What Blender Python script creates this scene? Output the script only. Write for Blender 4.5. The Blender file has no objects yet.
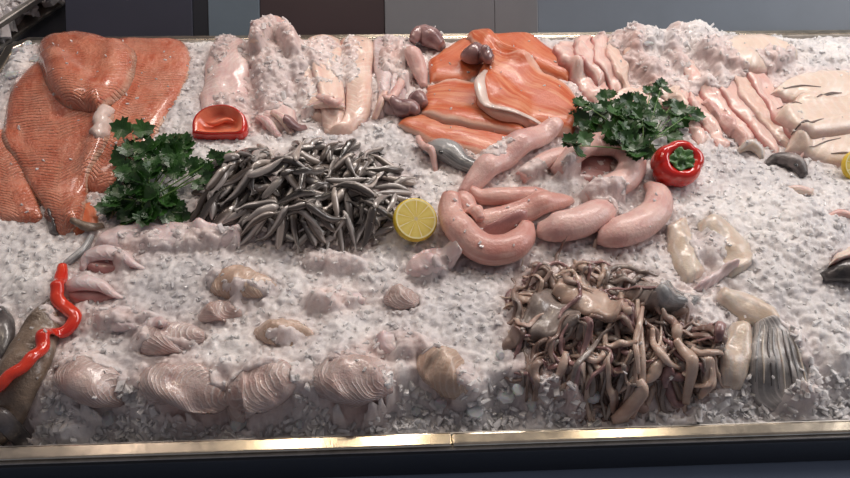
import bpy, bmesh, math, random
import numpy as np
from mathutils import Matrix, Vector

# ------------------------------------------------------------------ camera, light, exposure
F = 680.0
RIM = 0.90                     # height of the tray rim above the floor
CAMZ = RIM + 0.80
def _n(v): v = np.array(v, float); return v / np.linalg.norm(v)
_X = _n((17975, 372, -680)); _Y = np.array((-42.5, 810, -680.0)); _Y = _n(_Y - _X * _Y.dot(_X)); _Z = np.cross(_X, _Y)
W2C = np.stack([_X, _Y, _Z], axis=1)        # world -> camera
C2W = W2C.T
CAM = np.array((0.0, 0.0, CAMZ))
scene = bpy.context.scene
COL = scene.collection
cam_d = bpy.data.cameras.new('camera'); cam_d.sensor_width = 36; cam_d.lens = F / 850 * 36
cam_d.clip_start = 0.01
cam = bpy.data.objects.new('camera', cam_d); COL.objects.link(cam)
M4 = Matrix([list(C2W[i]) + [CAM[i]] for i in range(3)] + [[0, 0, 0, 1]])
cam.matrix_world = M4
scene.camera = cam
scene.view_settings.view_transform = 'Standard'
scene.view_settings.look = 'None'
scene.view_settings.gamma = 1
scene.view_settings.use_curve_mapping = False
scene.view_settings.exposure = 0.0

world = bpy.data.worlds.new('world'); scene.world = world; world.use_nodes = True
world.node_tree.nodes['Background'].inputs[0].default_value = (0.90, 0.85, 0.92, 1)
world.node_tree.nodes['Background'].inputs[1].default_value = 0.15

def area(name, loc, target, sx, sy, power, col):
    d = bpy.data.lights.new(name, 'AREA'); d.shape = 'RECTANGLE'; d.size = sx; d.size_y = sy
    d.energy = power; d.color = col
    o = bpy.data.objects.new(name, d); COL.objects.link(o); o.location = loc
    o.rotation_euler = (Vector(target) - Vector(loc)).to_track_quat('-Z', 'Y').to_euler()
    return o
area('ceiling_tube_light', (0.65, 1.95, 2.45), (0.2, 0.95, 0.9), 1.7, 0.22, 31, (1.0, 0.91, 0.85))
area('ceiling_tube_light', (-0.9, 1.6, 2.6), (-0.2, 0.9, 0.9), 0.9, 0.25, 6, (1.0, 0.84, 0.76))
area('right_fill_light', (2.2, 1.1, 2.2), (0.4, 0.9, 0.9), 1.2, 1.0, 19, (1.0, 0.97, 0.97))  # added lamp to brighten the right side, not a known window
for lx, ly in ((-0.42, 1.12), (-0.05, 1.10), (0.85, 1.16)):  # small warm lamps added where the front rim mirrors them as glints
    area('rim_glint_light', (lx, ly, 2.6), (lx, ly, 0.9), 0.10, 0.08, 1.3, (1.0, 0.84, 0.62))

random.seed(7)
rng = np.random.default_rng(11)

# ------------------------------------------------------------------ pixel of the photograph -> point of the place
def ray(px, py):
    c = np.array((px - 425.0, 239.0 - py, -F)); return C2W @ c
def P(px, py, z=RIM):
    d = ray(px, py); t = (z - CAM[2]) / d[2]
    return CAM + d * t
def mpp(p):                     # metres per pixel at a point
    return float(-(W2C @ (np.asarray(p) - CAM))[2]) / F

# ------------------------------------------------------------------ numpy noise
def lattice(x, y, scale, seed):
    r = np.random.default_rng(seed).random((256, 256))
    u = x / scale + 50.3; v = y / scale + 50.7
    i = np.floor(u).astype(int); j = np.floor(v).astype(int)
    fu = u - i; fv = v - j
    fu = fu * fu * (3 - 2 * fu); fv = fv * fv * (3 - 2 * fv)
    g = lambda a, b: r[a % 256, b % 256]
    return (g(i, j) * (1 - fu) + g(i + 1, j) * fu) * (1 - fv) + (g(i, j + 1) * (1 - fu) + g(i + 1, j + 1) * fu) * fv
def fbm(x, y, scale, seed, octs=3):
    s = 0; a = 1; t = 0
    for k in range(octs):
        s = s + a * (lattice(x, y, scale / 2 ** k, seed + k) - 0.5); t += a; a *= 0.5
    return s / t * 2
def rubble(x, y, cell, seed):
    """crushed ice: every voronoi cell is a little tilted facet"""
    r = np.random.default_rng(seed)
    jx = r.random((512, 512)); jy = r.random((512, 512)); hz = r.random((512, 512)); tx = r.normal(size=(512, 512)); ty = r.normal(size=(512, 512))
    u = x / cell + 900; v = y / cell + 900
    i0 = np.floor(u).astype(int); j0 = np.floor(v).astype(int)
    best = np.full(u.shape, 9e9); h = np.zeros(u.shape)
    for a in (-1, 0, 1):
        for b in (-1, 0, 1):
            i = (i0 + a) % 512; j = (j0 + b) % 512
            du = u - (i0 + a + jx[i, j]); dv = v - (j0 + b + jy[i, j])
            d = du * du + dv * dv
            hh = hz[i, j] + 0.55 * (tx[i, j] * du + ty[i, j] * dv)
            m = d < best
            best = np.where(m, d, best); h = np.where(m, hh, h)
    return h - 0.5

# ------------------------------------------------------------------ the pile: a height grid that everything is laid on
GX0, GX1, GY0, GY1, GR = -1.20, 1.20, 0.28, 1.36, 0.0025
gx = np.arange(GX0, GX1, GR); gy = np.arange(GY0, GY1, GR)
GXX, GYY = np.meshgrid(gx, gy, indexing='ij')
# tray corners
BL = P(17, 42); BR = P(850, 33); FL = P(0, 445); FR = P(850, 421)
YB = float(BL[1] + BR[1]) / 2; YF = float(FL[1] + FR[1]) / 2; XL = float(BL[0]); XR = 1.12
def bump(px, py, rx, ry, amp, rot=0, z=RIM + 0.02):
    c = P(px, py, z); s = mpp(c)
    a = P(px + 1, py, z) - c; b = P(px, py + 1, z) - c
    sx = np.linalg.norm(a) * rx; sy = np.linalg.norm(b) * ry
    dx = GXX - c[0]; dy = GYY - c[1]
    ca, sa = math.cos(rot), math.sin(rot)
    u = (dx * ca + dy * sa) / sx; v = (-dx * sa + dy * ca) / sy
    return amp * np.exp(-(u * u + v * v))
edge = np.minimum(np.minimum((GYY - YF) * 3, YB - GYY), np.minimum(GXX - XL, XR - GXX))
te = np.clip((edge + 0.002) / 0.075, 0, 1)
H = RIM - 0.030 + 0.060 * np.sqrt(np.clip(te * (2 - te), 0, 1))
H += 0.010 * fbm(GXX, GYY, 0.13, 5, 3)
H += bump(305, 195, 85, 42, 0.018)
H += bump(250, 370, 190, 40, 0.012) + bump(620, 330, 90, 60, 0.006)
H += bump(760, 240, 80, 60, 0.022) + bump(680, 55, 90, 30, 0.022) + bump(280, 60, 70, 30, 0.014)
H += bump(560, 190, 80, 40, 0.012) + bump(530, 80, 60, 40, 0.012) + bump(90, 80, 70, 50, 0.016)
H -= 0.050 * np.exp(-np.clip(YB - GYY, 0, 1) / 0.028)
fs_ = np.clip((GYY - YF - 0.012 - 0.022 * fbm(GXX, GYY, 0.07, 31, 3)) / 0.060, 0, 1); fs_ = fs_ * fs_ * (3 - 2 * fs_)
H = (RIM - 0.018 - 0.008 * np.clip(-GXX * 3, -1, 1) + 0.005 * fbm(GXX, GYY, 0.04, 17, 2)) * (1 - fs_) + H * fs_
H = np.where((edge < -0.004), RIM - 0.04, H)
G = H.copy()
OCC = np.zeros_like(G)          # where something solid lies on the ice
KEEP = np.zeros_like(G); KEEPON = [0.0]   # where no ice is thrown on top
def blur(A, n):
    for _ in range(n):
        B = A.copy(); B[1:-1] = (A[:-2] + A[1:-1] * 2 + A[2:]) / 4
        A = B.copy(); A[:, 1:-1] = (B[:, :-2] + B[:, 1:-1] * 2 + B[:, 2:]) / 4
    return A
def samp(A, x, y):
    u = np.clip((np.asarray(x) - GX0) / GR, 0, len(gx) - 2.001); v = np.clip((np.asarray(y) - GY0) / GR, 0, len(gy) - 2.001)
    i = u.astype(int); j = v.astype(int); fu = u - i; fv = v - j
    return (A[i, j] * (1 - fu) + A[i + 1, j] * fu) * (1 - fv) + (A[i, j + 1] * (1 - fu) + A[i + 1, j + 1] * fu) * fv
def PG(px, py, dz=0.0, A=None):
    """point of the pile seen at a pixel (iterated onto the height grid)"""
    A = H if A is None else A
    p = P(px, py, RIM + 0.03)
    for _ in range(4):
        z = float(samp(A, p[0], p[1])) + dz
        p = P(px, py, z)
    return p
def stamp(V, k=3, occ=True):
    """record the top of a grid of vertices in the pile"""
    N, K, _ = V.shape
    ka = int(np.clip(np.ceil(np.percentile(np.linalg.norm(np.diff(V[..., :2], axis=0), axis=2), 95) / (GR * 0.8)), 1, 40))
    kb = int(np.clip(np.ceil(np.percentile(np.linalg.norm(np.diff(V[..., :2], axis=1), axis=2), 95) / (GR * 0.8)), 1, 40))
    a = np.linspace(0, N - 1, (N - 1) * ka + 1); b = np.linspace(0, K - 1, (K - 1) * kb + 1)
    i = np.minimum(a.astype(int), N - 2); j = np.minimum(b.astype(int), K - 2)
    fa = (a - i)[:, None, None]; fb = (b - j)[None, :, None]
    W = (V[i][:, j] * (1 - fb) + V[i][:, j + 1] * fb) * (1 - fa) + (V[i + 1][:, j] * (1 - fb) + V[i + 1][:, j + 1] * fb) * fa
    W = W.reshape(-1, 3)
    ii = np.round((W[:, 0] - GX0) / GR).astype(int); jj = np.round((W[:, 1] - GY0) / GR).astype(int)
    ok = (ii >= 0) & (ii < len(gx)) & (jj >= 0) & (jj < len(gy))
    np.maximum.at(G, (ii[ok], jj[ok]), W[ok, 2])
    if occ: OCC[ii[ok], jj[ok]] = 1.0
    if occ: KEEP[ii[ok], jj[ok]] = KEEPON[0]

# ------------------------------------------------------------------ mesh helpers
def link(name, verts, faces, mat, parent=None, smooth=True, uvs=None):
    me = bpy.data.meshes.new(name)
    me.from_pydata([tuple(map(float, v)) for v in verts], [], [tuple(map(int, f)) for f in faces])
    if uvs is not None:
        uvs = np.asarray(uvs); lay = me.uv_layers.new(name='UVMap')
        li = np.zeros(len(me.loops), dtype=np.int32); me.loops.foreach_get('vertex_index', li)
        lay.data.foreach_set('uv', uvs[li].astype(np.float32).ravel())
    if smooth: me.polygons.foreach_set('use_smooth', [True] * len(me.polygons))
    for m in (mat if isinstance(mat, (list, tuple)) else [mat]): me.materials.append(m)
    me.update()
    o = bpy.data.objects.new(name, me); COL.objects.link(o)
    if parent is not None: o.parent = parent
    return o
def tag(o, label=None, cat=None, group=None, kind=None):
    if label: o['label'] = label
    if cat: o['category'] = cat
    if group: o['group'] = group
    if kind: o['kind'] = kind
    return o
def ring_faces(N, K, close=True, caps=True):
    f = []
    for i in range(N - 1):
        for j in range(K if close else K - 1):
            a = i * K + j; b = i * K + (j + 1) % K
            f.append((a, b, b + K, a + K))
    if caps:
        f.append(tuple(range(K - 1, -1, -1))); f.append(tuple((N - 1) * K + j for j in range(K)))
    return f
def cr(pts, n):
    """catmull-rom resample of rows by chord length of the first two columns"""
    p = np.asarray(pts, float); m = len(p)
    d = np.concatenate([[0], np.cumsum(np.maximum(np.linalg.norm(np.diff(p[:, :2], axis=0), axis=1), 1e-6))])
    s = np.linspace(0, d[-1], n); k = np.clip(np.searchsorted(d, s, side='right') - 1, 0, m - 2)
    t = ((s - d[k]) / (d[k + 1] - d[k]))[:, None]
    q = np.vstack([2 * p[0] - p[1], p, 2 * p[-1] - p[-2]])
    p0, p1, p2, p3 = q[k], q[k + 1], q[k + 2], q[k + 3]
    return 0.5 * ((2 * p1) + (-p0 + p2) * t + (2 * p0 - 5 * p1 + 4 * p2 - p3) * t ** 2 + (-p0 + 3 * p1 - 3 * p2 + p3) * t ** 3)

def ladder(name, st, thick, mat, label=None, cat=None, group=None, lift=0.0, n=44, m=16, wob=0.8, soft=8, pw=3.0,
           und=0.0015, curl=0.0, sink=0.0, occ=True, parent=None, uoff=0.0, wrap=None):
    """a fillet: stations give its two edges in the photograph; it drapes over what lies beneath"""
    B = blur(G, soft)
    L = []; R = []
    for (lx, ly, rx, ry) in st:
        L.append(PG(lx, ly, thick * 0.3, B)); R.append(PG(rx, ry, thick * 0.3, B))
    L = cr(L, n); R = cr(R, n)
    seed = (hash_(name + str(st[0])) % 9999)
    s = np.linspace(0, 1, n)
    ws = mpp(L[n // 2]) * wob
    for E, sd in ((L, 1), (R, 2)):
        E[:, 0] += ws * 2.2 * fbm(s * 9, s * 0, 1.0, seed + sd, 2); E[:, 1] += ws * 2.2 * fbm(s * 9, s * 0, 1.0, seed + sd + 5, 2)
    t = np.linspace(-1, 1, m)
    top = (1 - np.abs(t) ** pw) ** 0.5
    ends = np.clip(np.minimum(s, 1 - s) / 0.10, 0, 1); ends = np.sqrt(np.clip(ends * (2 - ends), 0.0, 1)) * 0.9 + 0.1
    ring = []
    uv = []
    cum = np.concatenate([[0], np.cumsum(np.linalg.norm(np.diff((L + R)[:, :2] / 2, axis=0), axis=1))])
    tt = np.concatenate([t, t[::-1][1:-1]])
    side = np.concatenate([np.ones(m), np.zeros(m - 2)])
    X = L[:, None, :2] * (1 - (tt[None, :, None] + 1) / 2) + R[:, None, :2] * ((tt[None, :, None] + 1) / 2)
    base = samp(B, X[..., 0], X[..., 1])
    Gn = samp(G, X[..., 0], X[..., 1])
    base = np.maximum(base, Gn - thick * 0.35)
    topf = np.concatenate([top, np.zeros(m - 2)])
    U = und * fbm(X[..., 0], X[..., 1], 0.022, seed, 2)
    cz = curl * (np.abs(tt) ** 6)[None, :]
    z = base + lift - sink + cz + side[None, :] * ends[:, None] * (thick * topf[None, :] + U * topf[None, :]) - (1 - side[None, :]) * 0.003
    V = np.dstack([X, z])
    uv = np.dstack([np.broadcast_to(cum[:, None] + uoff, V.shape[:2]), np.broadcast_to((tt[None, :] + 1) / 2, V.shape[:2])])
    K = V.shape[1]
    o = link(name, V.reshape(-1, 3), ring_faces(n, K), mat, parent, uvs=uv.reshape(-1, 2))
    stamp(V[:, :m], 3, occ)
    tag(o, label, cat, group)
    return o
def hash_(s):
    h = 7
    for c in s: h = (h * 31 + ord(c)) % 1000003
    return h

def tube(name, sp, mat, label=None, cat=None, group=None, flat=1.0, k=12, n=28, sink=0.0, dz=0.0, parent=None, voff=0.0,
         world=False, soft=2, tail=None, occ=True, caps=True, uoff=0.0, zs=6, pad=None, lump=0.0):
    """a round body: spine pixels with a half width in pixels (and optional rise)"""
    B = blur(G, soft) if soft else G
    rows = []
    for q in sp:
        r = q[2]
        if world:
            rows.append((q[0], q[1], q[2], q[3] if len(q) > 3 else 0))
        else:
            p = PG(q[0], q[1], 0.004, B)
            rows.append((p[0], p[1], r * mpp(p), q[3] if len(q) > 3 else 0))
    rows = cr(rows, n)
    xy = rows[:, :2]; r = np.maximum(rows[:, 2], 0.0002)
    T = np.gradient(xy, axis=0); T /= np.maximum(np.linalg.norm(T, axis=1)[:, None], 1e-9)
    Nn = np.stack([-T[:, 1], T[:, 0]], axis=1)
    g = samp(B, xy[:, 0], xy[:, 1])
    for sgn in (-0.6, 0.6):
        q = xy + Nn * r[:, None] * sgn
        g = np.maximum(g, samp(B, q[:, 0], q[:, 1]) - 0.3 * r * flat)
    if zs:
        ker = np.ones(zs) / zs
        g = np.convolve(np.pad(g, (zs, zs), mode='edge'), ker, mode='same')[zs:-zs]
    cz = g + r * flat * (1 - sink * 2) + rows[:, 3] + dz
    ang = np.linspace(0, 2 * np.pi, k, endpoint=False)
    rx = r.copy(); rz = r * flat
    if tail is not None:
        rx, rz = tail(np.linspace(0, 1, n), rx, rz)
    V = np.zeros((n, k, 3))
    c, s_ = np.cos(ang), np.sin(ang)
    V[..., 0] = xy[:, 0, None] + Nn[:, 0, None] * rx[:, None] * c
    V[..., 1] = xy[:, 1, None] + Nn[:, 1, None] * rx[:, None] * c
    V[..., 2] = cz[:, None] + rz[:, None] * s_
    if lump:
        sd = hash_(name + str(sp[0])) % 9999
        L_ = fbm(V[..., 0] + V[..., 2], V[..., 1] - V[..., 2], 0.02, sd, 2) * lump
        V[..., 2] += L_; V[..., 0] += L_ * 0.5
    cum = np.concatenate([[0], np.cumsum(np.linalg.norm(np.diff(xy, axis=0), axis=1))])
    uv = np.dstack([np.broadcast_to(cum[:, None] + uoff, (n, k)), np.broadcast_to((ang / (2 * np.pi) + voff)[None, :], (n, k))])
    # mirror the around coordinate so it has no seam
    uv = uv.copy(); uv[..., 1] = 0.5 + 0.5 * np.sin(ang + voff * 2 * np.pi)[None, :]
    o = link(name, V.reshape(-1, 3), ring_faces(n, k, True, caps), mat, parent, uvs=uv.reshape(-1, 2))
    stamp(np.concatenate([V, V[:, :1]], axis=1), 2, occ)
    tag(o, label, cat, group)
    return o

# ------------------------------------------------------------------ materials
def new_mat(name):
    m = bpy.data.materials.new(name); m.use_nodes = True
    nt = m.node_tree; b = nt.nodes['Principled BSDF']
    return m, nt, b
def N(nt, t, **kw):
    n = nt.nodes.new(t)
    for k_, v in kw.items():
        if k_.startswith('_'): setattr(n, k_[1:], v)
        else:
            key = k_.replace('__', ' ')
            n.inputs[key].default_value = v
    return n
def ramp(nt, stops):
    r = nt.nodes.new('ShaderNodeValToRGB'); cr_ = r.color_ramp
    while len(cr_.elements) < len(stops): cr_.elements.new(0.5)
    for e, (p, c) in zip(cr_.elements, stops): e.position = p; e.color = (*c, 1)
    return r
def mix(nt, a, b, fac, blend='MIX'):
    m = nt.nodes.new('ShaderNodeMix'); m.data_type = 'RGBA'; m.blend_type = blend
    L = nt.links
    for sock, v in ((m.inputs[0], fac), (m.inputs[6], a), (m.inputs[7], b)):
        if isinstance(v, (int, float)): sock.default_value = v
        elif isinstance(v, tuple): sock.default_value = (*v, 1)
        else: L.new(v, sock)
    return m.outputs[2]
def wet(b, rough=0.3, sss=0.12, rad=0.008, coat=0.35):
    b.inputs['Roughness'].default_value = rough
    b.inputs['Subsurface Weight'].default_value = sss
    b.inputs['Subsurface Radius'].default_value = (1.0, 0.45, 0.3)
    b.inputs['Subsurface Scale'].default_value = rad
    b.inputs['Coat Weight'].default_value = coat
    b.inputs['Coat Roughness'].default_value = 0.12
def obj_noise(nt, scale, detail=4, rough=0.6, dist=0.0):
    tc = nt.nodes.new('ShaderNodeTexCoord')
    n = N(nt, 'ShaderNodeTexNoise', Scale=scale, Detail=detail, Roughness=rough, Distortion=dist)
    nt.links.new(tc.outputs['Object'], n.inputs['Vector'])
    return n.outputs['Fac']
def add_bump(nt, b, h, strength=0.4, dist=0.002):
    n = N(nt, 'ShaderNodeBump', Strength=strength, Distance=dist)
    nt.links.new(h, n.inputs['Height']); nt.links.new(n.outputs[0], b.inputs['Normal'])
    return n
def mathn(nt, op, a, b=None, c=None):
    m = nt.nodes.new('ShaderNodeMath'); m.operation = op
    for i, v in enumerate((a, b, c)):
        if v is None: continue
        if isinstance(v, (int, float)): m.inputs[i].default_value = v
        else: nt.links.new(v, m.inputs[i])
    return m.outputs[0]
def uvxy(nt):
    tc = nt.nodes.new('ShaderNodeTexCoord'); s = nt.nodes.new('ShaderNodeSeparateXYZ')
    nt.links.new(tc.outputs['UV'], s.inputs[0]); return s.outputs[0], s.outputs[1]

def flesh(name, c1, c2, edge_c=None, bands=None, band_c=None, band_mix=0.5, long=None, long_c=None, long_mix=0.5,
          rough=0.3, sss=0.12, coat=0.35, scale=26, bump=0.45, edge_w=0.16, blot=None, blot_amt=0.5, pores=220, angle=0.045):
    """muscle: mottled colour, herringbone bands across and fat lines along, wet top"""
    m, nt, b = new_mat(name); wet(b, rough, sss, 0.008, coat)
    n1 = obj_noise(nt, scale, 5, 0.6)
    r = ramp(nt, [(0.35, c1), (0.68, c2)]); nt.links.new(n1, r.inputs[0]); col = r.outputs[0]
    u, v = uvxy(nt)
    h = obj_noise(nt, pores, 3, 0.6)
    if long:
        w = N(nt, 'ShaderNodeTexNoise', Scale=1.0, Detail=3.0, Roughness=0.55)
        cb = nt.nodes.new('ShaderNodeCombineXYZ')
        nt.links.new(mathn(nt, 'MULTIPLY', u, 9.0), cb.inputs[0]); nt.links.new(mathn(nt, 'MULTIPLY', v, long), cb.inputs[1])
        nt.links.new(cb.outputs[0], w.inputs['Vector'])
        rr = ramp(nt, [(0.46, (0, 0, 0)), (0.60, (1, 1, 1))]); nt.links.new(w.outputs['Fac'], rr.inputs[0])
        col = mix(nt, col, long_c, mathn(nt, 'MULTIPLY', rr.outputs[0], long_mix))
    if bands:
        vv = mathn(nt, 'ABSOLUTE', mathn(nt, 'SUBTRACT', v, 0.5))
        ph = mathn(nt, 'ADD', u, mathn(nt, 'MULTIPLY', vv, angle))
        ph = mathn(nt, 'ADD', ph, mathn(nt, 'MULTIPLY', n1, 0.012))
        s = mathn(nt, 'SINE', mathn(nt, 'MULTIPLY', ph, 2 * math.pi * bands))
        s = mathn(nt, 'POWER', mathn(nt, 'MULTIPLY_ADD', s, 0.5, 0.5), 4.0)
        fade = ramp(nt, [(0.36, (0, 0, 0)), (0.58, (1, 1, 1))]); nt.links.new(obj_noise(nt, 22, 2, 0.5), fade.inputs[0])
        s = mathn(nt, 'MULTIPLY', s, fade.outputs[0])
        col = mix(nt, col, band_c, mathn(nt, 'MULTIPLY', s, band_mix))
        h = mathn(nt, 'ADD', mathn(nt, 'MULTIPLY', s, 0.6), h)
    if blot:
        bn = obj_noise(nt, 18, 3, 0.6, 0.6)
        rb = ramp(nt, [(0.52, (0, 0, 0)), (0.66, (1, 1, 1))]); nt.links.new(bn, rb.inputs[0])
        col = mix(nt, col, blot, mathn(nt, 'MULTIPLY', rb.outputs[0], blot_amt))
    if edge_c:
        e = mathn(nt, 'ABSOLUTE', mathn(nt, 'MULTIPLY_ADD', v, 2.0, -1.0))
        e = mathn(nt, 'ADD', e, mathn(nt, 'MULTIPLY_ADD', n1, 0.25, -0.12))
        re = ramp(nt, [(1 - edge_w, (0, 0, 0)), (min(0.999, 1 - edge_w * 0.35), (1, 1, 1))]); nt.links.new(e, re.inputs[0])
        col = mix(nt, col, edge_c, re.outputs[0])
    nt.links.new(col, b.inputs['Base Color'])
    add_bump(nt, b, h, bump, 0.003 if name == 'salmon_flesh' else 0.0015)
    return m

M = {}
M['salmon'] = flesh('salmon_flesh', (0.45, 0.10, 0.048), (0.61, 0.21, 0.125), (0.70, 0.46, 0.34), bands=150, band_c=(0.74, 0.40, 0.27), band_mix=0.30,
                    long=9, long_c=(0.72, 0.34, 0.22), long_mix=0.35, rough=0.24, coat=0.7, edge_w=0.09, bump=1.0, pores=130, blot=(0.70, 0.34, 0.24), blot_amt=0.45)
M['salmon_strip'] = flesh('salmon_flesh_striped', (0.50, 0.09, 0.028), (0.58, 0.14, 0.055), (0.76, 0.50, 0.40), long=13, long_c=(0.70, 0.32, 0.18), long_mix=0.7,
                          rough=0.36, coat=0.15, edge_w=0.24)
M['salmon_orange'] = flesh('salmon_flesh_orange', (0.53, 0.095, 0.028), (0.60, 0.16, 0.065), (0.76, 0.45, 0.34), long=8, long_c=(0.70, 0.30, 0.17), long_mix=0.5, edge_w=0.12, rough=0.36, coat=0.15)
M['skin_pale'] = flesh('silver_skin', (0.55, 0.42, 0.37), (0.75, 0.60, 0.54), rough=0.3)
M['belly'] = flesh('pale_pink_flesh', (0.70, 0.50, 0.47), (0.80, 0.65, 0.61), (0.62, 0.38, 0.38), bands=90, band_c=(0.84, 0.74, 0.70), band_mix=0.4,
                   long=6, long_c=(0.62, 0.36, 0.36), long_mix=0.45, edge_w=0.12, sss=0.2)
M['belly_warm'] = flesh('cream_pink_flesh', (0.74, 0.52, 0.43), (0.82, 0.66, 0.57), (0.66, 0.42, 0.40), bands=70, band_c=(0.86, 0.76, 0.70), band_mix=0.35,
                        long=6, long_c=(0.70, 0.42, 0.36), long_mix=0.4, edge_w=0.12, sss=0.2)
M['pink'] = flesh('pink_tube_flesh', (0.62, 0.36, 0.33), (0.76, 0.52, 0.47), bands=None, long=7, long_c=(0.78, 0.58, 0.53), long_mix=0.5, sss=0.25, rough=0.28, scale=14, blot=(0.56, 0.26, 0.25), blot_amt=0.5, coat=0.15, bump=0.7)
M['pink_deep'] = flesh('pink_tube_flesh_deep', (0.56, 0.27, 0.23), (0.70, 0.42, 0.36), long=7, long_c=(0.76, 0.54, 0.48), long_mix=0.5, sss=0.22, rough=0.3, scale=14, blot=(0.52, 0.21, 0.18), blot_amt=0.5, coat=0.15, bump=0.7)
M['pink_strip'] = flesh('pink_strip_flesh', (0.70, 0.42, 0.37), (0.82, 0.60, 0.53), (0.62, 0.27, 0.25), long=6, long_c=(0.86, 0.72, 0.66), long_mix=0.5, edge_w=0.22, sss=0.22)
M['tail'] = flesh('herringbone_flesh', (0.44, 0.31, 0.275), (0.64, 0.52, 0.49), bands=160, band_c=(0.76, 0.68, 0.66), band_mix=0.6, sss=0.2, rough=0.25, coat=0.5,
                  blot=(0.46, 0.25, 0.23), blot_amt=0.35, bump=0.8, angle=0.06)
M['tail_brown'] = flesh('brown_herringbone_flesh', (0.45, 0.30, 0.22), (0.62, 0.47, 0.38), bands=160, band_c=(0.74, 0.60, 0.50), band_mix=0.5, sss=0.2, rough=0.25, coat=0.5, bump=0.8, angle=0.03)
M['tail_white'] = flesh('white_fish_flesh', (0.66, 0.50, 0.49), (0.76, 0.66, 0.66), bands=70, band_c=(0.82, 0.78, 0.78), band_mix=0.3, sss=0.25, blot=(0.55, 0.32, 0.33), blot_amt=0.45)
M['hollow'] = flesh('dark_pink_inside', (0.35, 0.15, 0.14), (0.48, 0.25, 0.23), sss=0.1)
M['cream'] = flesh('cream_fish_side', (0.74, 0.58, 0.48), (0.84, 0.72, 0.63), (0.70, 0.52, 0.48), bands=60, band_c=(0.88, 0.80, 0.74), band_mix=0.3, sss=0.2)
M['slash'] = flesh('dark_gash', (0.10, 0.07, 0.06), (0.22, 0.15, 0.12), sss=0.0)
M['cuttle'] = flesh('cuttlefish_flesh', (0.60, 0.47, 0.36), (0.74, 0.66, 0.58), (0.55, 0.50, 0.48), sss=0.25, long=5, long_c=(0.50, 0.46, 0.45), long_mix=0.5)
M['grey_skin'] = flesh('grey_fish_skin', (0.10, 0.10, 0.10), (0.30, 0.30, 0.31), long=8, long_c=(0.50, 0.50, 0.50), long_mix=0.6, rough=0.22, sss=0.05)
M['fin_grey'] = flesh('fin_grey_skin', (0.22, 0.21, 0.205), (0.44, 0.42, 0.41), long=14, long_c=(0.66, 0.62, 0.60), long_mix=0.8, rough=0.28, sss=0.1)
M['dark_skin'] = flesh('dark_fish_skin', (0.03, 0.028, 0.03), (0.14, 0.12, 0.115), rough=0.25, sss=0.0, coat=0.5)
M['olive_skin'] = flesh('olive_fish_skin', (0.12, 0.085, 0.06), (0.26, 0.19, 0.14), blot=(0.38, 0.30, 0.24), blot_amt=0.8, rough=0.3, coat=0.3, bump=1.0, sss=0.05)
M['tent'] = flesh('squid_brown', (0.17, 0.11, 0.09), (0.43, 0.32, 0.27), blot=(0.20, 0.10, 0.085), blot_amt=0.6, rough=0.28, coat=0.45, sss=0.15, scale=30)
M['tent_dark'] = flesh('smudged_dark_skin', (0.05, 0.045, 0.045), (0.20, 0.17, 0.165), blot=(0.42, 0.36, 0.34), blot_amt=0.6, rough=0.35, coat=0.2, sss=0.05, scale=40, bump=0.9)
M['tent_pale'] = flesh('squid_pale', (0.46, 0.33, 0.26), (0.66, 0.52, 0.44), blot=(0.32, 0.18, 0.15), blot_amt=0.5, rough=0.28, coat=0.45, sss=0.18, scale=30)
M['tent_grey'] = flesh('squid_grey_skin', (0.16, 0.125, 0.11), (0.34, 0.28, 0.25), blot=(0.48, 0.42, 0.38), blot_amt=0.5, rough=0.25, coat=0.5, sss=0.08, scale=45)
M['purple'] = flesh('purple_squid_skin', (0.17, 0.085, 0.09), (0.38, 0.23, 0.22), blot=(0.50, 0.33, 0.32), blot_amt=0.5, rough=0.2, coat=0.6, sss=0.1, scale=30)
M['red'] = flesh('red_pepper_skin', (0.52, 0.012, 0.010), (0.66, 0.03, 0.015), rough=0.12, coat=0.8, sss=0.05, bump=0.05, scale=12)
M['red_strip'] = flesh('red_pepper_cut', (0.56, 0.02, 0.010), (0.74, 0.07, 0.03), rough=0.16, coat=0.6, sss=0.1, bump=0.15, scale=20)
M['red_in'] = flesh('red_pepper_inside', (0.72, 0.14, 0.07), (0.80, 0.26, 0.15), rough=0.25, sss=0.15, bump=0.2)
M['green_stem'] = flesh('pepper_stem_green', (0.03, 0.10, 0.02), (0.09, 0.22, 0.05), rough=0.4, sss=0.05, coat=0.1, scale=60)
M['leaf'] = flesh('parsley_leaf_green', (0.009, 0.040, 0.008), (0.034, 0.11, 0.018), rough=0.35, sss=0.0, coat=0.15, scale=40)
M['stem'] = flesh('parsley_stem_green', (0.09, 0.20, 0.04), (0.16, 0.30, 0.08), rough=0.4, sss=0.05, coat=0.1)
M['rind'] = flesh('lemon_rind_yellow', (0.72, 0.50, 0.03), (0.80, 0.60, 0.07), rough=0.3, coat=0.2, bump=0.3)
M['eye'] = flesh('fish_eye_black', (0.01, 0.01, 0.01), (0.02, 0.02, 0.02), rough=0.08, coat=1.0, sss=0, bump=0)

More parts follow.
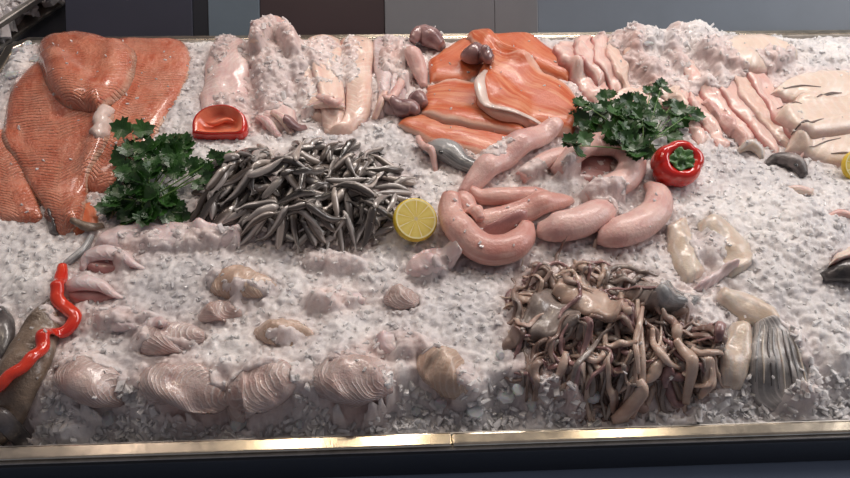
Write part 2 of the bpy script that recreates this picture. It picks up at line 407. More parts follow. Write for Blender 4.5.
def whitebait_mat(name, back, belly, silver):
    m, nt, b = new_mat(name); wet(b, 0.22, 0.0, 0.004, 0.6)
    u, v = uvxy(nt); n = obj_noise(nt, 90, 3, 0.6)
    vv = mathn(nt, 'ADD', v, mathn(nt, 'MULTIPLY_ADD', n, 0.3, -0.15))
    r = ramp(nt, [(0.12, belly), (0.34, silver), (0.50, tuple(x * 0.6 for x in silver)), (0.64, back), (0.95, tuple(x * 0.55 for x in back))])
    nt.links.new(vv, r.inputs[0]); nt.links.new(r.outputs[0], b.inputs['Base Color'])
    b.inputs['Metallic'].default_value = 0.12
    add_bump(nt, b, n, 0.25, 0.001); return m
WB = [whitebait_mat('whitebait_brown_back', (0.17, 0.135, 0.115), (0.42, 0.36, 0.32), (0.62, 0.56, 0.52)),
      whitebait_mat('whitebait_grey_back', (0.145, 0.125, 0.115), (0.40, 0.36, 0.34), (0.62, 0.58, 0.55)),
      whitebait_mat('whitebait_dark_back', (0.085, 0.075, 0.068), (0.30, 0.27, 0.25), (0.54, 0.50, 0.48))]

def lemon_face():
    m, nt, b = new_mat('lemon_flesh'); wet(b, 0.25, 0.2, 0.006, 0.5)
    u, v = uvxy(nt)      # u = angle turns, v = radius
    s = mathn(nt, 'ABSOLUTE', mathn(nt, 'SINE', mathn(nt, 'MULTIPLY', u, math.pi * 9)))
    r = ramp(nt, [(0.10, (0.80, 0.70, 0.40)), (0.22, (0.66, 0.50, 0.10)), (1.0, (0.72, 0.58, 0.17))]); nt.links.new(s, r.inputs[0])
    pith = ramp(nt, [(0.84, (0, 0, 0)), (0.88, (1, 1, 1))]); nt.links.new(v, pith.inputs[0])
    c = mix(nt, r.outputs[0], (0.84, 0.76, 0.42), pith.outputs[0])
    core = ramp(nt, [(0.07, (1, 1, 1)), (0.11, (0, 0, 0))]); nt.links.new(v, core.inputs[0])
    c = mix(nt, c, (0.60, 0.50, 0.28), core.outputs[0])
    nt.links.new(c, b.inputs['Base Color']); add_bump(nt, b, obj_noise(nt, 300), 0.4, 0.001); return m
M['lemon'] = lemon_face()

def ice_mat(name, base, tint):
    m, nt, b = new_mat(name)
    b.inputs['Roughness'].default_value = 0.28
    b.inputs['IOR'].default_value = 1.31
    b.inputs['Subsurface Weight'].default_value = 0.8
    b.inputs['Subsurface Radius'].default_value = (0.9, 0.95, 1.0)
    b.inputs['Subsurface Scale'].default_value = 0.016
    b.inputs['Coat Weight'].default_value = 0.2; b.inputs['Coat Roughness'].default_value = 0.1
    a = nt.nodes.new('ShaderNodeAttribute'); a.attribute_name = 'melt'
    n1 = obj_noise(nt, 14, 4, 0.65)
    f = mathn(nt, 'MULTIPLY', a.outputs['Fac'], mathn(nt, 'MULTIPLY_ADD', n1, 1.6, -0.1))
    f = mathn(nt, 'MINIMUM', f, 1.0)
    c = mix(nt, base, tint, f)
    n3 = obj_noise(nt, 60, 4, 0.7)
    rr = ramp(nt, [(0.30, (0.80, 0.80, 0.82)), (0.60, (1, 1, 1))]); nt.links.new(n3, rr.inputs[0])
    c = mix(nt, c, rr.outputs[0], 1.0, 'MULTIPLY')
    n4 = obj_noise(nt, 9, 4, 0.6, 0.3)
    r4 = ramp(nt, [(0.36, (0.76, 0.76, 0.78)), (0.58, (1, 1, 1))]); nt.links.new(n4, r4.inputs[0])
    c = mix(nt, c, r4.outputs[0], 1.0, 'MULTIPLY')
    nt.links.new(c, b.inputs['Base Color'])
    h = mathn(nt, 'ADD', obj_noise(nt, 260, 5, 0.7), mathn(nt, 'MULTIPLY', n3, 1.5))
    add_bump(nt, b, h, 0.4, 0.002)
    return m
M['ice'] = ice_mat('crushed_ice', (0.85, 0.82, 0.805), (0.74, 0.51, 0.46))
M['ice_chip'] = ice_mat('ice_chip', (0.93, 0.92, 0.92), (0.86, 0.74, 0.72))

m, nt, b = new_mat('clear_ice'); M['clear_ice'] = m
b.inputs['Base Color'].default_value = (0.80, 0.80, 0.82, 1); b.inputs['Roughness'].default_value = 0.3; b.inputs['IOR'].default_value = 1.31
b.inputs['Transmission Weight'].default_value = 0.55; b.inputs['Subsurface Weight'].default_value = 0.3; b.inputs['Subsurface Scale'].default_value = 0.02
add_bump(nt, b, obj_noise(nt, 120, 3), 0.4, 0.002)
def metal(name, col, rough=0.28, smear=True):
    m, nt, b = new_mat(name); b.inputs['Metallic'].default_value = 1.0
    n1 = obj_noise(nt, 25, 5, 0.7, 0.8)
    r = ramp(nt, [(0.35, tuple(x * 0.72 for x in col)), (0.6, col)]); nt.links.new(n1, r.inputs[0]); nt.links.new(r.outputs[0], b.inputs['Base Color'])
    rr = N(nt, 'ShaderNodeMapRange'); rr.inputs['To Min'].default_value = rough * 0.7; rr.inputs['To Max'].default_value = rough * 1.6
    nt.links.new(n1, rr.inputs['Value']); nt.links.new(rr.outputs[0], b.inputs['Roughness'])
    return m
def plain(name, col, rough=0.4, spec=0.5, var=0.15):
    m, nt, b = new_mat(name); b.inputs['Roughness'].default_value = rough; b.inputs['Specular IOR Level'].default_value = spec
    n1 = obj_noise(nt, 6, 4, 0.6)
    r = ramp(nt, [(0.3, tuple(x * (1 - var) for x in col)), (0.7, col)]); nt.links.new(n1, r.inputs[0]); nt.links.new(r.outputs[0], b.inputs['Base Color'])
    return m
M['steel'] = metal('brushed_steel', (0.85, 0.74, 0.58), 0.17)
M['steel_dull'] = metal('dull_steel', (0.55, 0.52, 0.48), 0.4)
M['black'] = plain('black_fascia', (0.010, 0.012, 0.018), 0.35)
M['blue'] = plain('blue_panel', (0.30, 0.38, 0.52), 0.4)
M['navy'] = plain('navy_panel', (0.034, 0.037, 0.056), 0.3)
M['slate'] = plain('slate_panel', (0.10, 0.135, 0.17), 0.35)
M['brown'] = plain('dark_brown_panel', (0.034, 0.020, 0.024), 0.35)
M['greyp'] = plain('grey_panel', (0.14, 0.145, 0.16), 0.4)
M['bluegrey'] = plain('blue_grey_panel', (0.13, 0.16, 0.20), 0.4)
M['floor'] = plain('dark_floor', (0.05, 0.05, 0.055), 0.5)
M['wall'] = plain('grey_wall', (0.25, 0.26, 0.28), 0.7)

def box(name, x0, x1, y0, y1, z0, z1, mat, parent=None, bev=0.0):
    v = [(x, y, z) for x in (x0, x1) for y in (y0, y1) for z in (z0, z1)]
    f = [(0, 1, 3, 2), (4, 6, 7, 5), (0, 4, 5, 1), (2, 3, 7, 6), (0, 2, 6, 4), (1, 5, 7, 3)]
    o = link(name, v, f, mat, parent, smooth=False)
    if bev:
        md = o.modifiers.new('bevel', 'BEVEL'); md.width = bev; md.segments = 3
    return o
def empty(name, loc, label, cat, group=None):
    o = bpy.data.objects.new(name, None); COL.objects.link(o); o.location = loc; o.empty_display_size = 0.02
    return tag(o, label, cat, group)
def setp(o, par):
    o.parent = par; o.matrix_parent_inverse = Matrix.Translation(par.location).inverted()

# ------------------------------------------------------------------ the room and the counter
f = box('floor', -3, 3, -1.5, 4, -0.05, 0, M['floor']); f['kind'] = 'structure'
f = box('wall_back', -3, 3, 3.2, 3.3, 0, 3, M['wall']); f['kind'] = 'structure'

ct = empty('display_counter', (0, (YB + YF) / 2, 0), 'fish display counter with a steel rimmed tray of crushed ice', 'display counter')
def part(o): setp(o, ct); return o
rw = 0.0165
XJ = float(P(452, 440)[0])
part(box('front_rim', XL - 0.06, XJ - 0.0006, YF - rw, YF, RIM - 0.006, RIM, M['steel'], bev=0.002))
part(box('front_rim', XJ + 0.0006, XR + 0.02, YF - rw, YF, RIM - 0.006, RIM, M['steel'], bev=0.003))
part(box('back_rim', XL + 0.02, XR + 0.02, YB, YB + 0.016, RIM - 0.012, RIM, M['steel'], bev=0.003))
c0 = 0.022
# left rim with a chamfered back corner
def prism(name, poly, z0, z1, mat, bev=0.0):
    n_ = len(poly); v = [(x, y, z0) for x, y in poly] + [(x, y, z1) for x, y in poly]
    fc = [tuple(range(n_ - 1, -1, -1)), tuple(range(n_, 2 * n_))] + [(i, (i + 1) % n_, n_ + (i + 1) % n_, n_ + i) for i in range(n_)]
    o = link(name, v, fc, mat, smooth=False)
    if bev: md = o.modifiers.new('bevel', 'BEVEL'); md.width = bev; md.segments = 2
    return o
part(prism('left_rim', [(XL - 0.018, YF - 0.02), (XL, YF - 0.02), (XL, YB - c0), (XL + c0, YB), (XL + c0, YB + 0.016), (XL + c0 - 0.006, YB + 0.016), (XL - 0.018, YB - c0 + 0.008)], RIM - 0.012, RIM, M['steel'], 0.002))
part(box('tray_bottom', XL - 0.01, XR + 0.02, YF, YB, RIM - 0.15, RIM - 0.145, M['steel_dull']))
part(box('tray_wall', XL - 0.01, XR + 0.02, YB - 0.003, YB + 0.002, RIM - 0.145, RIM - 0.002, M['steel_dull']))
part(box('tray_wall', XL - 0.01, XL + 0.001, YF, YB, RIM - 0.145, RIM - 0.002, M['steel_dull']))
part(box('tray_wall', XL - 0.01, XR + 0.02, YF - 0.002, YF + 0.001, RIM - 0.145, RIM - 0.002, M['steel_dull']))
part(box('lower_trim', XL - 0.06, XR + 0.02, YF - rw - 0.003, YF - rw + 0.004, RIM - 0.013, RIM - 0.008, M['steel_dull'], bev=0.001))
FY = YF - rw - 0.006
d_ = ray(850, 461); FZ = float(CAMZ + d_[2] * FY / d_[1])
part(box('fascia', XL - 0.06, XR + 0.02, FY, YF - 0.006, FZ, RIM - 0.010, M['black'], bev=0.004))
part(box('front_panel', XL - 0.06, XR + 0.02, FY - 0.22, YF - 0.005, 0.0, FZ - 0.003, M['blue'], bev=0.004))
part(box('side_panel', XL - 0.03, XL - 0.012, YF, YB + 0.02, 0.0, RIM - 0.02, M['black']))

# leaning panels that close the back of the counter
def lean_panel(px0, px1, mat, label, off=0.0):
    z0 = RIM - 0.012; z1 = RIM + 0.30
    y0 = YB + 0.022 + off; y1 = y0 + 0.36
    v = []
    for px in (px0, px1):
        xt = P(px, 38, RIM)[0]
        for dy in (0, 0.012):
            v += [(xt, y0 + dy, z0), (xt, y1 + dy, z1)]
    fc = [(0, 1, 5, 4), (2, 6, 7, 3), (0, 2, 3, 1), (4, 5, 7, 6), (0, 4, 6, 2), (1, 3, 7, 5)]
    o = link('back_panel', v, fc, mat, smooth=False)
    md = o.modifiers.new('bevel', 'BEVEL'); md.width = 0.0015; md.segments = 2
    return tag(o, label, 'panel', 'sloping panels behind the tray')
x_ = float(P(62, 38, RIM)[0])
wt = box('gap_slab', -1.7, x_, YB + 0.020, YB + 0.8, RIM - 0.09, RIM - 0.055, M['black'], bev=0.003)  # added slab, stands in for the black floor gap between the trays
tag(wt, 'black slab added for the dark floor gap behind the left corner of the tray', 'gap_slab')
lean_panel(62, 190, M['navy'], 'dark navy back panel behind the salmon fillets')
lean_panel(190, 206, M['black'], 'narrow black upright between navy and slate panels', 0.004)
lean_panel(206, 258, M['slate'], 'narrow slate blue back panel beside the dark brown panel')
lean_panel(258, 385, M['brown'], 'dark brown back panel behind the pale pink fillets', 0.006)
lean_panel(385, 497, M['greyp'], 'neutral grey back panel behind the striped salmon', 0.002)
lean_panel(497, 541, M['greyp'], 'slim neutral grey back panel left of the wide blue grey one', 0.0)
lean_panel(541, 990, M['bluegrey'], 'widest blue grey back panel, on the right', 0.003)

# neighbouring tray in the far left corner
nt_ = empty('ice_tray', tuple(P(-20, -5)), 'corner of a second steel rimmed ice tray at the upper left', 'tray')
A_, B_ = P(-40, 45, RIM), P(70, -26, RIM)
d_ = (B_ - A_)[:2]; d_ /= np.linalg.norm(d_); q_ = np.array((-d_[1], d_[0]))
def strip_poly(o1, o2): return [tuple(A_[:2] + q_ * o1), tuple(B_[:2] + q_ * o1), tuple(B_[:2] + q_ * o2), tuple(A_[:2] + q_ * o2)]
setp(prism('rim', strip_poly(-0.010, 0.004), RIM - 0.012, RIM, M['steel_dull'], 0.002), nt_)
setp(prism('tray_bottom', strip_poly(0.004, 0.30), RIM - 0.06, RIM - 0.05, M['steel_dull']), nt_)

# ------------------------------------------------------------------ left salmon
g_s = 'salmon fillets at the left'
ladder('salmon_fillet', [(118,39,165,39),(110,45,189,48),(103,75,188,78),(96,110,170,114),(89,150,146,150),(84,175,118,185),(86,190,98,194)], 0.016, M['salmon'],
       'long salmon fillet at the back, right of the other left-hand fillets', 'salmon fillet', g_s)
ladder('salmon_fillet', [(-8,128,6,130),(-14,160,24,160),(-12,185,36,190),(-8,208,44,214),(0,222,40,222)], 0.014, M['salmon'],
       'salmon fillet cut off by the left edge of the photo', 'salmon fillet', g_s)
ladder('salmon_fillet', [(58,224,92,200),(66,230,98,212),(76,236,100,228)], 0.010, M['salmon_orange'],
       'small salmon end sticking out below the big left fillet', 'salmon fillet', g_s, n=20)
ladder('salmon_fillet', [(38,60,62,58),(18,80,86,78),(3,108,110,103),(0,135,110,126),(12,155,98,155),(27,180,87,180),(41,205,84,206),(52,226,78,222),(59,234,67,232)], 0.020, M['salmon'],
       'largest salmon fillet, in front with a narrow tip pointing down', 'salmon fillet', g_s)
fr = ladder('fat_edge', [(96,106,110,104),(94,116,112,113),(92,128,110,128),(94,138,104,137)], 0.008, M['skin_pale'], n=20, wob=2.5)
fr.name = 'belly_flap'; tag(fr, 'pale frayed belly flap on the largest salmon fillet', 'fish piece')
ladder('salmon_fillet', [(58,35,78,33),(43,42,106,40),(38,56,132,46),(42,74,134,66),(52,92,126,86),(63,102,112,99),(74,106,96,105)], 0.030, M['salmon'],
       'thick folded salmon fillet lying on top of the left-hand pile', 'salmon fillet', g_s, pw=2.4, und=0.004)
ladder('skin_scrap', [(43,212,49,208),(46,222,54,220),(50,236,58,234)], 0.006, M['dark_skin'], 'dark sliver of fish skin between two salmon tips', 'fish skin', n=16)

# ------------------------------------------------------------------ pale fillets at the back left
g_b = 'pale pink fillets at the back'
bl = [([(214,44,240,38),(206,60,249,56),(202,82,251,82),(198,105,250,110),(210,128,256,130)], 'belly', 'pale pink fillet above the red pepper piece, farthest left'),
      ([(246,44,280,42),(250,70,290,68),(254,100,296,100),(262,130,300,132)], 'belly', 'pale pink fillet half under ice, second from the salmon'),
      ([(284,46,308,44),(290,70,322,70),(296,95,328,98),(300,118,330,122)], 'belly_warm', 'pale fillet under the ice, left of the two cream fillets'),
      ([(306,34,340,34),(309,58,343,58),(316,88,345,88),(322,118,346,122),(326,134,345,134)], 'belly_warm', 'cream pink fillet, left one of the pair standing over the back rim'),
      ([(339,33,372,34),(342,58,374,60),(345,90,372,95),(340,118,366,118),(326,132,352,133)], 'belly_warm', 'cream pink fillet curving left at its lower end'),
      ([(372,38,396,40),(373,65,396,66),(376,95,392,96),(374,118,386,118)], 'tail_white', 'slim whitish fillet right of the cream pair'),
      ([(395,39,419,40),(394,62,416,64),(390,85,408,88),(382,112,396,116)], 'tail_white', 'slim whitish fillet touching the striped salmon')]
for st, mt, lb in bl:
    ladder('pale_fillet', st, 0.017, M[mt], lb, 'fish fillet', g_b, pw=2.2, und=0.004, wob=1.2)
tube('rolled_fillet', [(256,50,6),(264,43,10),(277,40,12),(289,45,9),(294,54,4)], M['belly_warm'], 'rolled end of a cream fillet peeking over the ice at the back', 'fish fillet', dz=0.004)
scr = [([(258,118,3),(270,128,5),(280,137,3)], 'belly', 'thin pink strip right of the red pepper piece'),
       ([(272,112,3),(284,122,5),(292,134,3)], 'belly_warm', 'thin cream strip next to the pink one by the pepper piece'),
       ([(286,128,5),(297,129,6),(306,127,3)], 'purple', 'dark purple scrap lying below the pale fillets'),
       ([(304,108,3),(325,104,5),(345,107,3)], 'belly_warm', 'thin curled belly strip across the cream fillets'),
       ([(318,97,3),(333,103,6),(341,101,3)], 'pink', 'pink brown scrap on the cream fillets'),
       ([(385,92,3),(380,105,4),(374,120,3)], 'belly_warm', 'narrow cream strip hanging beside the whitish fillets'),
       ([(404,74,3),(398,90,5),(390,100,4),(384,106,2)], 'pink', 'pink frilly strip left of the striped salmon')]
for st, mt, lb in scr: tube('fish_strip', st, M[mt], lb, 'fish strip', flat=0.8, n=16, k=10)

# ------------------------------------------------------------------ centre salmon pile
g_c = 'striped salmon pieces in the centre'
tube('squid', [(412,42,4),(420,44,10),(432,46,11),(442,50,6)], M['purple'], 'purplish squid head at the back left of the centre salmon', 'squid', lump=0.004)
tube('fish_tail_stub', [(405,52,4),(413,62,9),(420,78,8),(424,88,4)], M['pink'], 'pink fish stub hanging beside the back left squid head', 'fish piece', lump=0.003)
ladder('salmon_piece', [(430,82,428,60),(448,84,446,48),(470,82,470,38),(492,62,486,32)], 0.016, M['salmon_orange'], 'plain orange salmon piece at the back left of the centre pile', 'salmon piece', g_c)
ladder('salmon_piece', [(484,42,490,26),(498,52,514,32),(516,62,540,42),(536,72,560,54),(556,78,574,64),(567,82,574,76)], 0.016, M['salmon_orange'], 'orange salmon piece at the very back, touching the pale pink strips', 'salmon piece', g_c)
ladder('salmon_piece', [(466,38,472,33),(480,50,497,38),(500,64,520,50),(520,74,536,64)], 0.012, M['salmon_strip'], 'narrow salmon strip with a pale edge between the two back pieces', 'salmon piece', g_c)
ladder('salmon_piece', [(396,125,400,121),(414,135,418,116),(440,147,445,114),(470,153,478,116),(500,161,507,124),(522,157,530,137)], 0.014, M['salmon_strip'], 'lowest salmon piece with a pale lower edge and pointed left tip', 'salmon piece', g_c, curl=0.004)
ladder('salmon_piece', [(419,114,428,84),(442,121,450,80),(470,126,478,82),(502,132,502,93),(530,141,524,112)], 0.015, M['salmon_strip'], 'striped salmon piece above the lowest one in the centre', 'salmon piece', g_c)
ladder('salmon_piece', [(478,74,491,52),(476,95,508,56),(485,110,526,63),(508,120,546,75),(535,131,566,84),(556,134,577,99),(573,133,580,118)], 0.030, M['salmon_strip'], 'largest centre salmon piece, on top with a curled pale edge', 'salmon piece', g_c, curl=0.004)
tube('skin_curl', [(486,70,2),(480,80,5),(480,92,6),(485,105,5),(494,114,3),(512,122,3),(536,131,2.4),(556,137,1.5)], M['skin_pale'], 'pale curled skin edge along the top centre salmon piece', 'fish skin', flat=0.4)
tube('squid', [(464,56,5),(470,60,10),(480,62,9),(486,60,4)], M['purple'], 'larger brownish squid head resting on the centre salmon', 'squid', lump=0.003)
tube('squid', [(483,50,4),(488,56,7),(492,62,5)], M['purple'], 'small squid head squeezed between salmon pieces and the larger head', 'squid', lump=0.002)
tube('squid', [(412,100,6),(418,104,9),(424,106,5)], M['purple'], 'upper of two dark squid lumps at the salmon left end', 'squid', lump=0.003)
tube('squid', [(392,112,5),(400,114,9),(412,115,9),(418,113,4)], M['purple'], 'lower of two dark squid lumps at the salmon left end', 'squid', lump=0.003)
tube('fish_scrap', [(573,70,5),(578,74,7),(582,78,4)], M['skin_pale'], 'small silvery scrap at the right tip of the salmon pile', 'fish piece', n=14)
fh = tube('small_fish', [(424,150,5),(436,152,11),(450,158,13),(462,166,10),(478,172,8),(492,176,3)], M['grey_skin'], 'small silver grey fish poking out under the lowest salmon piece', 'fish', flat=0.8)
def eye(parent, px, py, r):
    p = PG(px, py, 0.0, G)
    vs = []; fs = []; k = 8
    for i in range(5):
        a = i / 4 * math.pi
        for j in range(k): vs.append((p[0] + r * math.sin(a) * math.cos(j * 2 * math.pi / k), p[1] + r * math.sin(a) * math.sin(j * 2 * math.pi / k), p[2] + r * math.cos(a) * 0.5))
    o = link('eye', vs, ring_faces(5, k, True, False), M['eye'], parent)
    return o
eye(fh, 441, 152, 0.005)
tube('fish_strip', [(418,138,3),(426,148,4),(432,160,4),(436,172,2)], M['pink'], 'pinkish strip beside the small silver grey fish', 'fish strip', n=16)

# ------------------------------------------------------------------ pale pink strips, back right
g_p = 'pink strips at the back right'
def stripf(sp, mt, lb, th=0.012):
    st = []
    p = np.array([(a, b) for a, b, _ in sp], float); T = np.gradient(p, axis=0); T /= np.linalg.norm(T, axis=1)[:, None]
    for (a, b, w), t_ in zip(sp, T): st.append((a + t_[1] * w, b - t_[0] * w, a - t_[1] * w, b + t_[0] * w))
    return ladder('fish_strip', st, th, M[mt], lb, 'fish strip', g_p, pw=2.0, und=0.007, n=34, m=12, wob=2.2)
stripf([(556,46,5),(566,52,12),(578,64,14),(592,82,15),(602,100,12)], 'pink_strip', 'widest pink strip, next to the centre salmon', 0.018)
stripf([(578,36,6),(584,46,11),(596,62,11),(606,80,10)], 'pink_strip', 'pink strip behind the widest one near the rim', 0.016)
stripf([(596,32,6),(600,44,8),(606,62,8),(614,82,7),(616,96,4)], 'pink_strip', 'slim pink strip folded over the rim, right of the widest')
stripf([(610,28,6),(614,46,7),(620,64,7),(626,84,6),(626,96,4)], 'belly_warm', 'slim cream strip folded over the rim beside the slim pink one')
stripf([(624,30,8),(632,48,10),(642,66,10),(650,84,8)], 'belly_warm', 'broad cream strip running into the tallest ice heap')
stripf([(610,104,9),(632,98,13),(656,96,13),(680,104,9)], 'belly_warm', 'broad cream strip lying level behind the parsley bunch', 0.012)
stripf([(676,84,7),(684,104,9),(694,126,9),(704,144,6)], 'pink_strip', 'pink strip between the parsley and the fan of strips', 0.012)
stripf([(648,60,10),(660,78,12),(672,96,10),(686,112,7)], 'belly_warm', 'cream strip right behind the parsley bunch')
stripf([(664,30,6),(676,50,9),(690,72,9),(704,92,8)], 'pink_strip', 'pink strip coming out of the tallest ice heap')
stripf([(692,84,6),(700,104,8),(712,126,8),(726,148,5)], 'pink_strip', 'leftmost pink strip pointing down to the right ice heap')
stripf([(704,78,6),(716,100,8),(734,122,8),(752,144,5)], 'pink_strip', 'second strip of the fan above the dark fish head', 0.014)
stripf([(716,66,6),(728,88,8),(746,112,8),(766,136,7),(780,150,4)], 'pink_strip', 'third strip of the fan above the dark fish head', 0.014)
stripf([(730,60,6),(744,84,8),(760,108,8),(780,132,7),(794,148,4)], 'belly_warm', 'fourth, cream strip of the fan above the dark fish head', 0.014)
stripf([(744,56,6),(758,78,8),(774,102,8),(790,124,7),(802,150,4),(802,160,3)], 'pink_strip', 'rightmost strip of the fan, its tip bending down', 0.014)
stripf([(706,100,4),(722,118,5),(736,134,5),(746,148,3)], 'pink', 'thin darker strip lying across the fan')

# ------------------------------------------------------------------ cream fish, far right
g_w = 'cream fish at the far right'
ladder('cream_fish', [(694,52,698,46),(720,64,724,38),(752,70,756,36),(784,66,780,42),(800,58,794,52)], 0.022, M['cream'], 'cream fish lying along the back rim at the right', 'fish', g_w, pw=2.2)
def slashes(parent, lst):
    for a in lst:
        tube('gash', a, M['slash'], parent=parent, flat=0.35, n=12, k=6, sink=0.3, occ=False, soft=0, zs=0)
c1 = ladder('cream_fish', [(772,92,780,84),(800,104,800,74),(830,106,830,70),(870,100,870,72)], 0.020, M['cream'], 'upper cream fish with dark gashes at the right edge', 'fish', g_w, pw=2.2)
c3 = ladder('cream_fish', [(786,150,790,138),(815,160,815,128),(845,164,845,122),(880,160,880,120)], 0.020, M['cream'], 'lower cream fish at the right edge, above the lemon', 'fish', g_w, pw=2.2)
c2 = ladder('cream_fish', [(776,116,782,108),(800,132,800,98),(835,134,835,94),(880,128,880,92)], 0.022, M['cream'], 'middle cream fish with dark gashes at the right edge', 'fish', g_w, pw=2.2)
slashes(c1, [[(784,86,0.5),(800,84,1.3),(822,85,0.5)], [(818,95,0.5),(830,92,1.8),(843,91,0.5)]])
slashes(c2, [[(778,107,0.5),(790,104,1.4),(803,102,0.5)], [(796,126,0.5),(808,122,2.0),(824,118,0.5)]])
slashes(c3, [[(810,146,0.5),(826,140,0.9),(842,136,0.5)], [(832,152,0.5),(844,151,1.2),(858,152,0.5)]])

# ------------------------------------------------------------------ pink tubes, centre
g_t = 'pink boneless fish tubes in the centre'
def ptube(sp, lb, mt='pink', **kw):
    kw.setdefault('flat', 0.8)
    return tube('pink_fish_tube', sp, M[mt], lb, 'fish', g_t, n=40, k=16, **kw)
ptube([(462,196,6),(478,182,12),(505,162,14),(530,146,13),(550,136,10),(558,132,5)], 'straight pink tube running up to the salmon pile')
ptube([(520,180,7),(545,165,10),(565,158,9),(578,158,4)], 'short pink tube between the straight one and the big loop')
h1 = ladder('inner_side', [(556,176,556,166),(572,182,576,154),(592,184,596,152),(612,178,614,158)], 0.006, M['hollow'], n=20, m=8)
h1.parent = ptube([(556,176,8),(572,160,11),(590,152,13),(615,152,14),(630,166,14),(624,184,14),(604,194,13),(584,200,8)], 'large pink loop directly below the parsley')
ptube([(648,186,6),(656,198,12),(654,216,15),(636,232,17),(612,240,16),(596,238,10)], 'pink curved tube at the right end of the group')
ptube([(536,232,8),(552,234,16),(576,230,17),(598,218,15),(610,208,8)], 'thick pink tube beside the squid pile, right of the front ring')
ptube([(470,196,4),(482,200,9),(505,200,10),(535,198,9),(552,196,4)], 'slim upper tube lying above the front ring', 'pink_deep')
ptube([(462,234,5),(476,228,12),(505,222,13),(535,212,13),(560,204,9),(572,200,4)], 'middle tube crossing behind the front ring', 'pink_deep')
ptube([(452,200,7),(462,206,12),(472,216,9),(480,224,5)], 'short blunt tube at the left shoulder of the front ring', 'pink_deep')
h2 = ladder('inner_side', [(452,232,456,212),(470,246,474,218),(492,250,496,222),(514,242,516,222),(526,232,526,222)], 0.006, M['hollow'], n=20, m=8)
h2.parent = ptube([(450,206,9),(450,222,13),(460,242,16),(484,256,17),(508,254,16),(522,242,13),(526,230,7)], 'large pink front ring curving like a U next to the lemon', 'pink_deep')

KEEPON[0] = 1.0
# ------------------------------------------------------------------ whitebait pile: every fish is an object
def wb_profile(t):
    return np.interp(t, [0, .04, .12, .25, .5, .75, .88, .93, 1], [.3, .62, .92, 1.05, 1.0, .62, .26, .26, .26])
def wb_tail(t, rx, rz):
    k_ = np.interp(t, [0, .9, .95, 1], [1, 1, 2.6, 4.2]); kz = np.interp(t, [0, .9, 1], [1, 1, .3])
    return rx * k_, rz * kz
poly = [(196,214),(205,192),(232,164),(262,150),(300,146),(345,143),(380,150),(398,168),(404,195),(392,215),(370,236),(330,241),(285,240),(250,236),(222,218),(206,218)]
def inside(px, py, poly):
    c = False; j = len(poly) - 1
    for i in range(len(poly)):
        (x0, y0), (x1, y1) = poly[i], poly[j]
        if (y0 > py) != (y1 > py) and px < (x1 - x0) * (py - y0) / (y1 - y0) + x0: c = not c
        j = i
    return c
cnt = 0
Hwb = H + 0.012
order = []
while len(order) < 230:
    px, py = random.uniform(196, 406), random.uniform(146, 238)
    if inside(px, py, poly): order.append((px, py))
def pile_fish(px, py, ang, ln, mt, lb, name, cat, group, r=0.0048, bend=None):
    p = PG(px, py, 0.0, Hwb)
    bend = random.gauss(0, 0.65) if bend is None else bend
    pts = []; n_ = 7
    a = ang - bend / 2; x = y = 0.0
    for i in range(n_):
        pts.append([x, y]); x += math.cos(a) * ln / (n_ - 1); y += math.sin(a) * ln / (n_ - 1); a += bend / (n_ - 1)
    pts = np.array(pts); pts -= pts.mean(axis=0); pts += p[:2]
    tt = np.linspace(0, 1, n_)
    sp = [(q[0], q[1], r) for q in pts]
    def tl(t, rx, rz):
        pr = wb_profile(t); a_, b_ = wb_tail(t, rx * pr, rz * pr); return a_, b_
    return tube(name, sp, mt, lb, cat, group, flat=1.05, k=8, n=16, world=True, soft=0, tail=tl, zs=9, voff=random.uniform(-0.42, 0.42), sink=0.12)
for i, (px, py) in enumerate(order):
    left = max(0, min(1, (300 - px) / 100))
    a = random.gauss(0.75, 0.45) if random.random() < 0.3 + 0.6 * left else random.uniform(0, math.pi)
    if random.random() < 0.5: a += math.pi
    mt = random.choice([WB[0], WB[0], WB[1], WB[1], WB[2]]) if px < 330 else random.choice([WB[1], WB[1], WB[2], WB[0]])
    # keep the fish inside the outline
    pile_fish(px, py, a, random.uniform(0.052, 0.072), mt, 'small silvery whitebait in the heap beside the lemon slice', 'whitebait', 'whitebait', 'whitebait heap', r=random.uniform(0.0050, 0.0066))
pile_fish(206, 205, 1.0, 0.07, WB[0], 'whitebait at the far left tip of the heap, near the parsley', 'whitebait', 'whitebait', 'whitebait heap', bend=0.3)

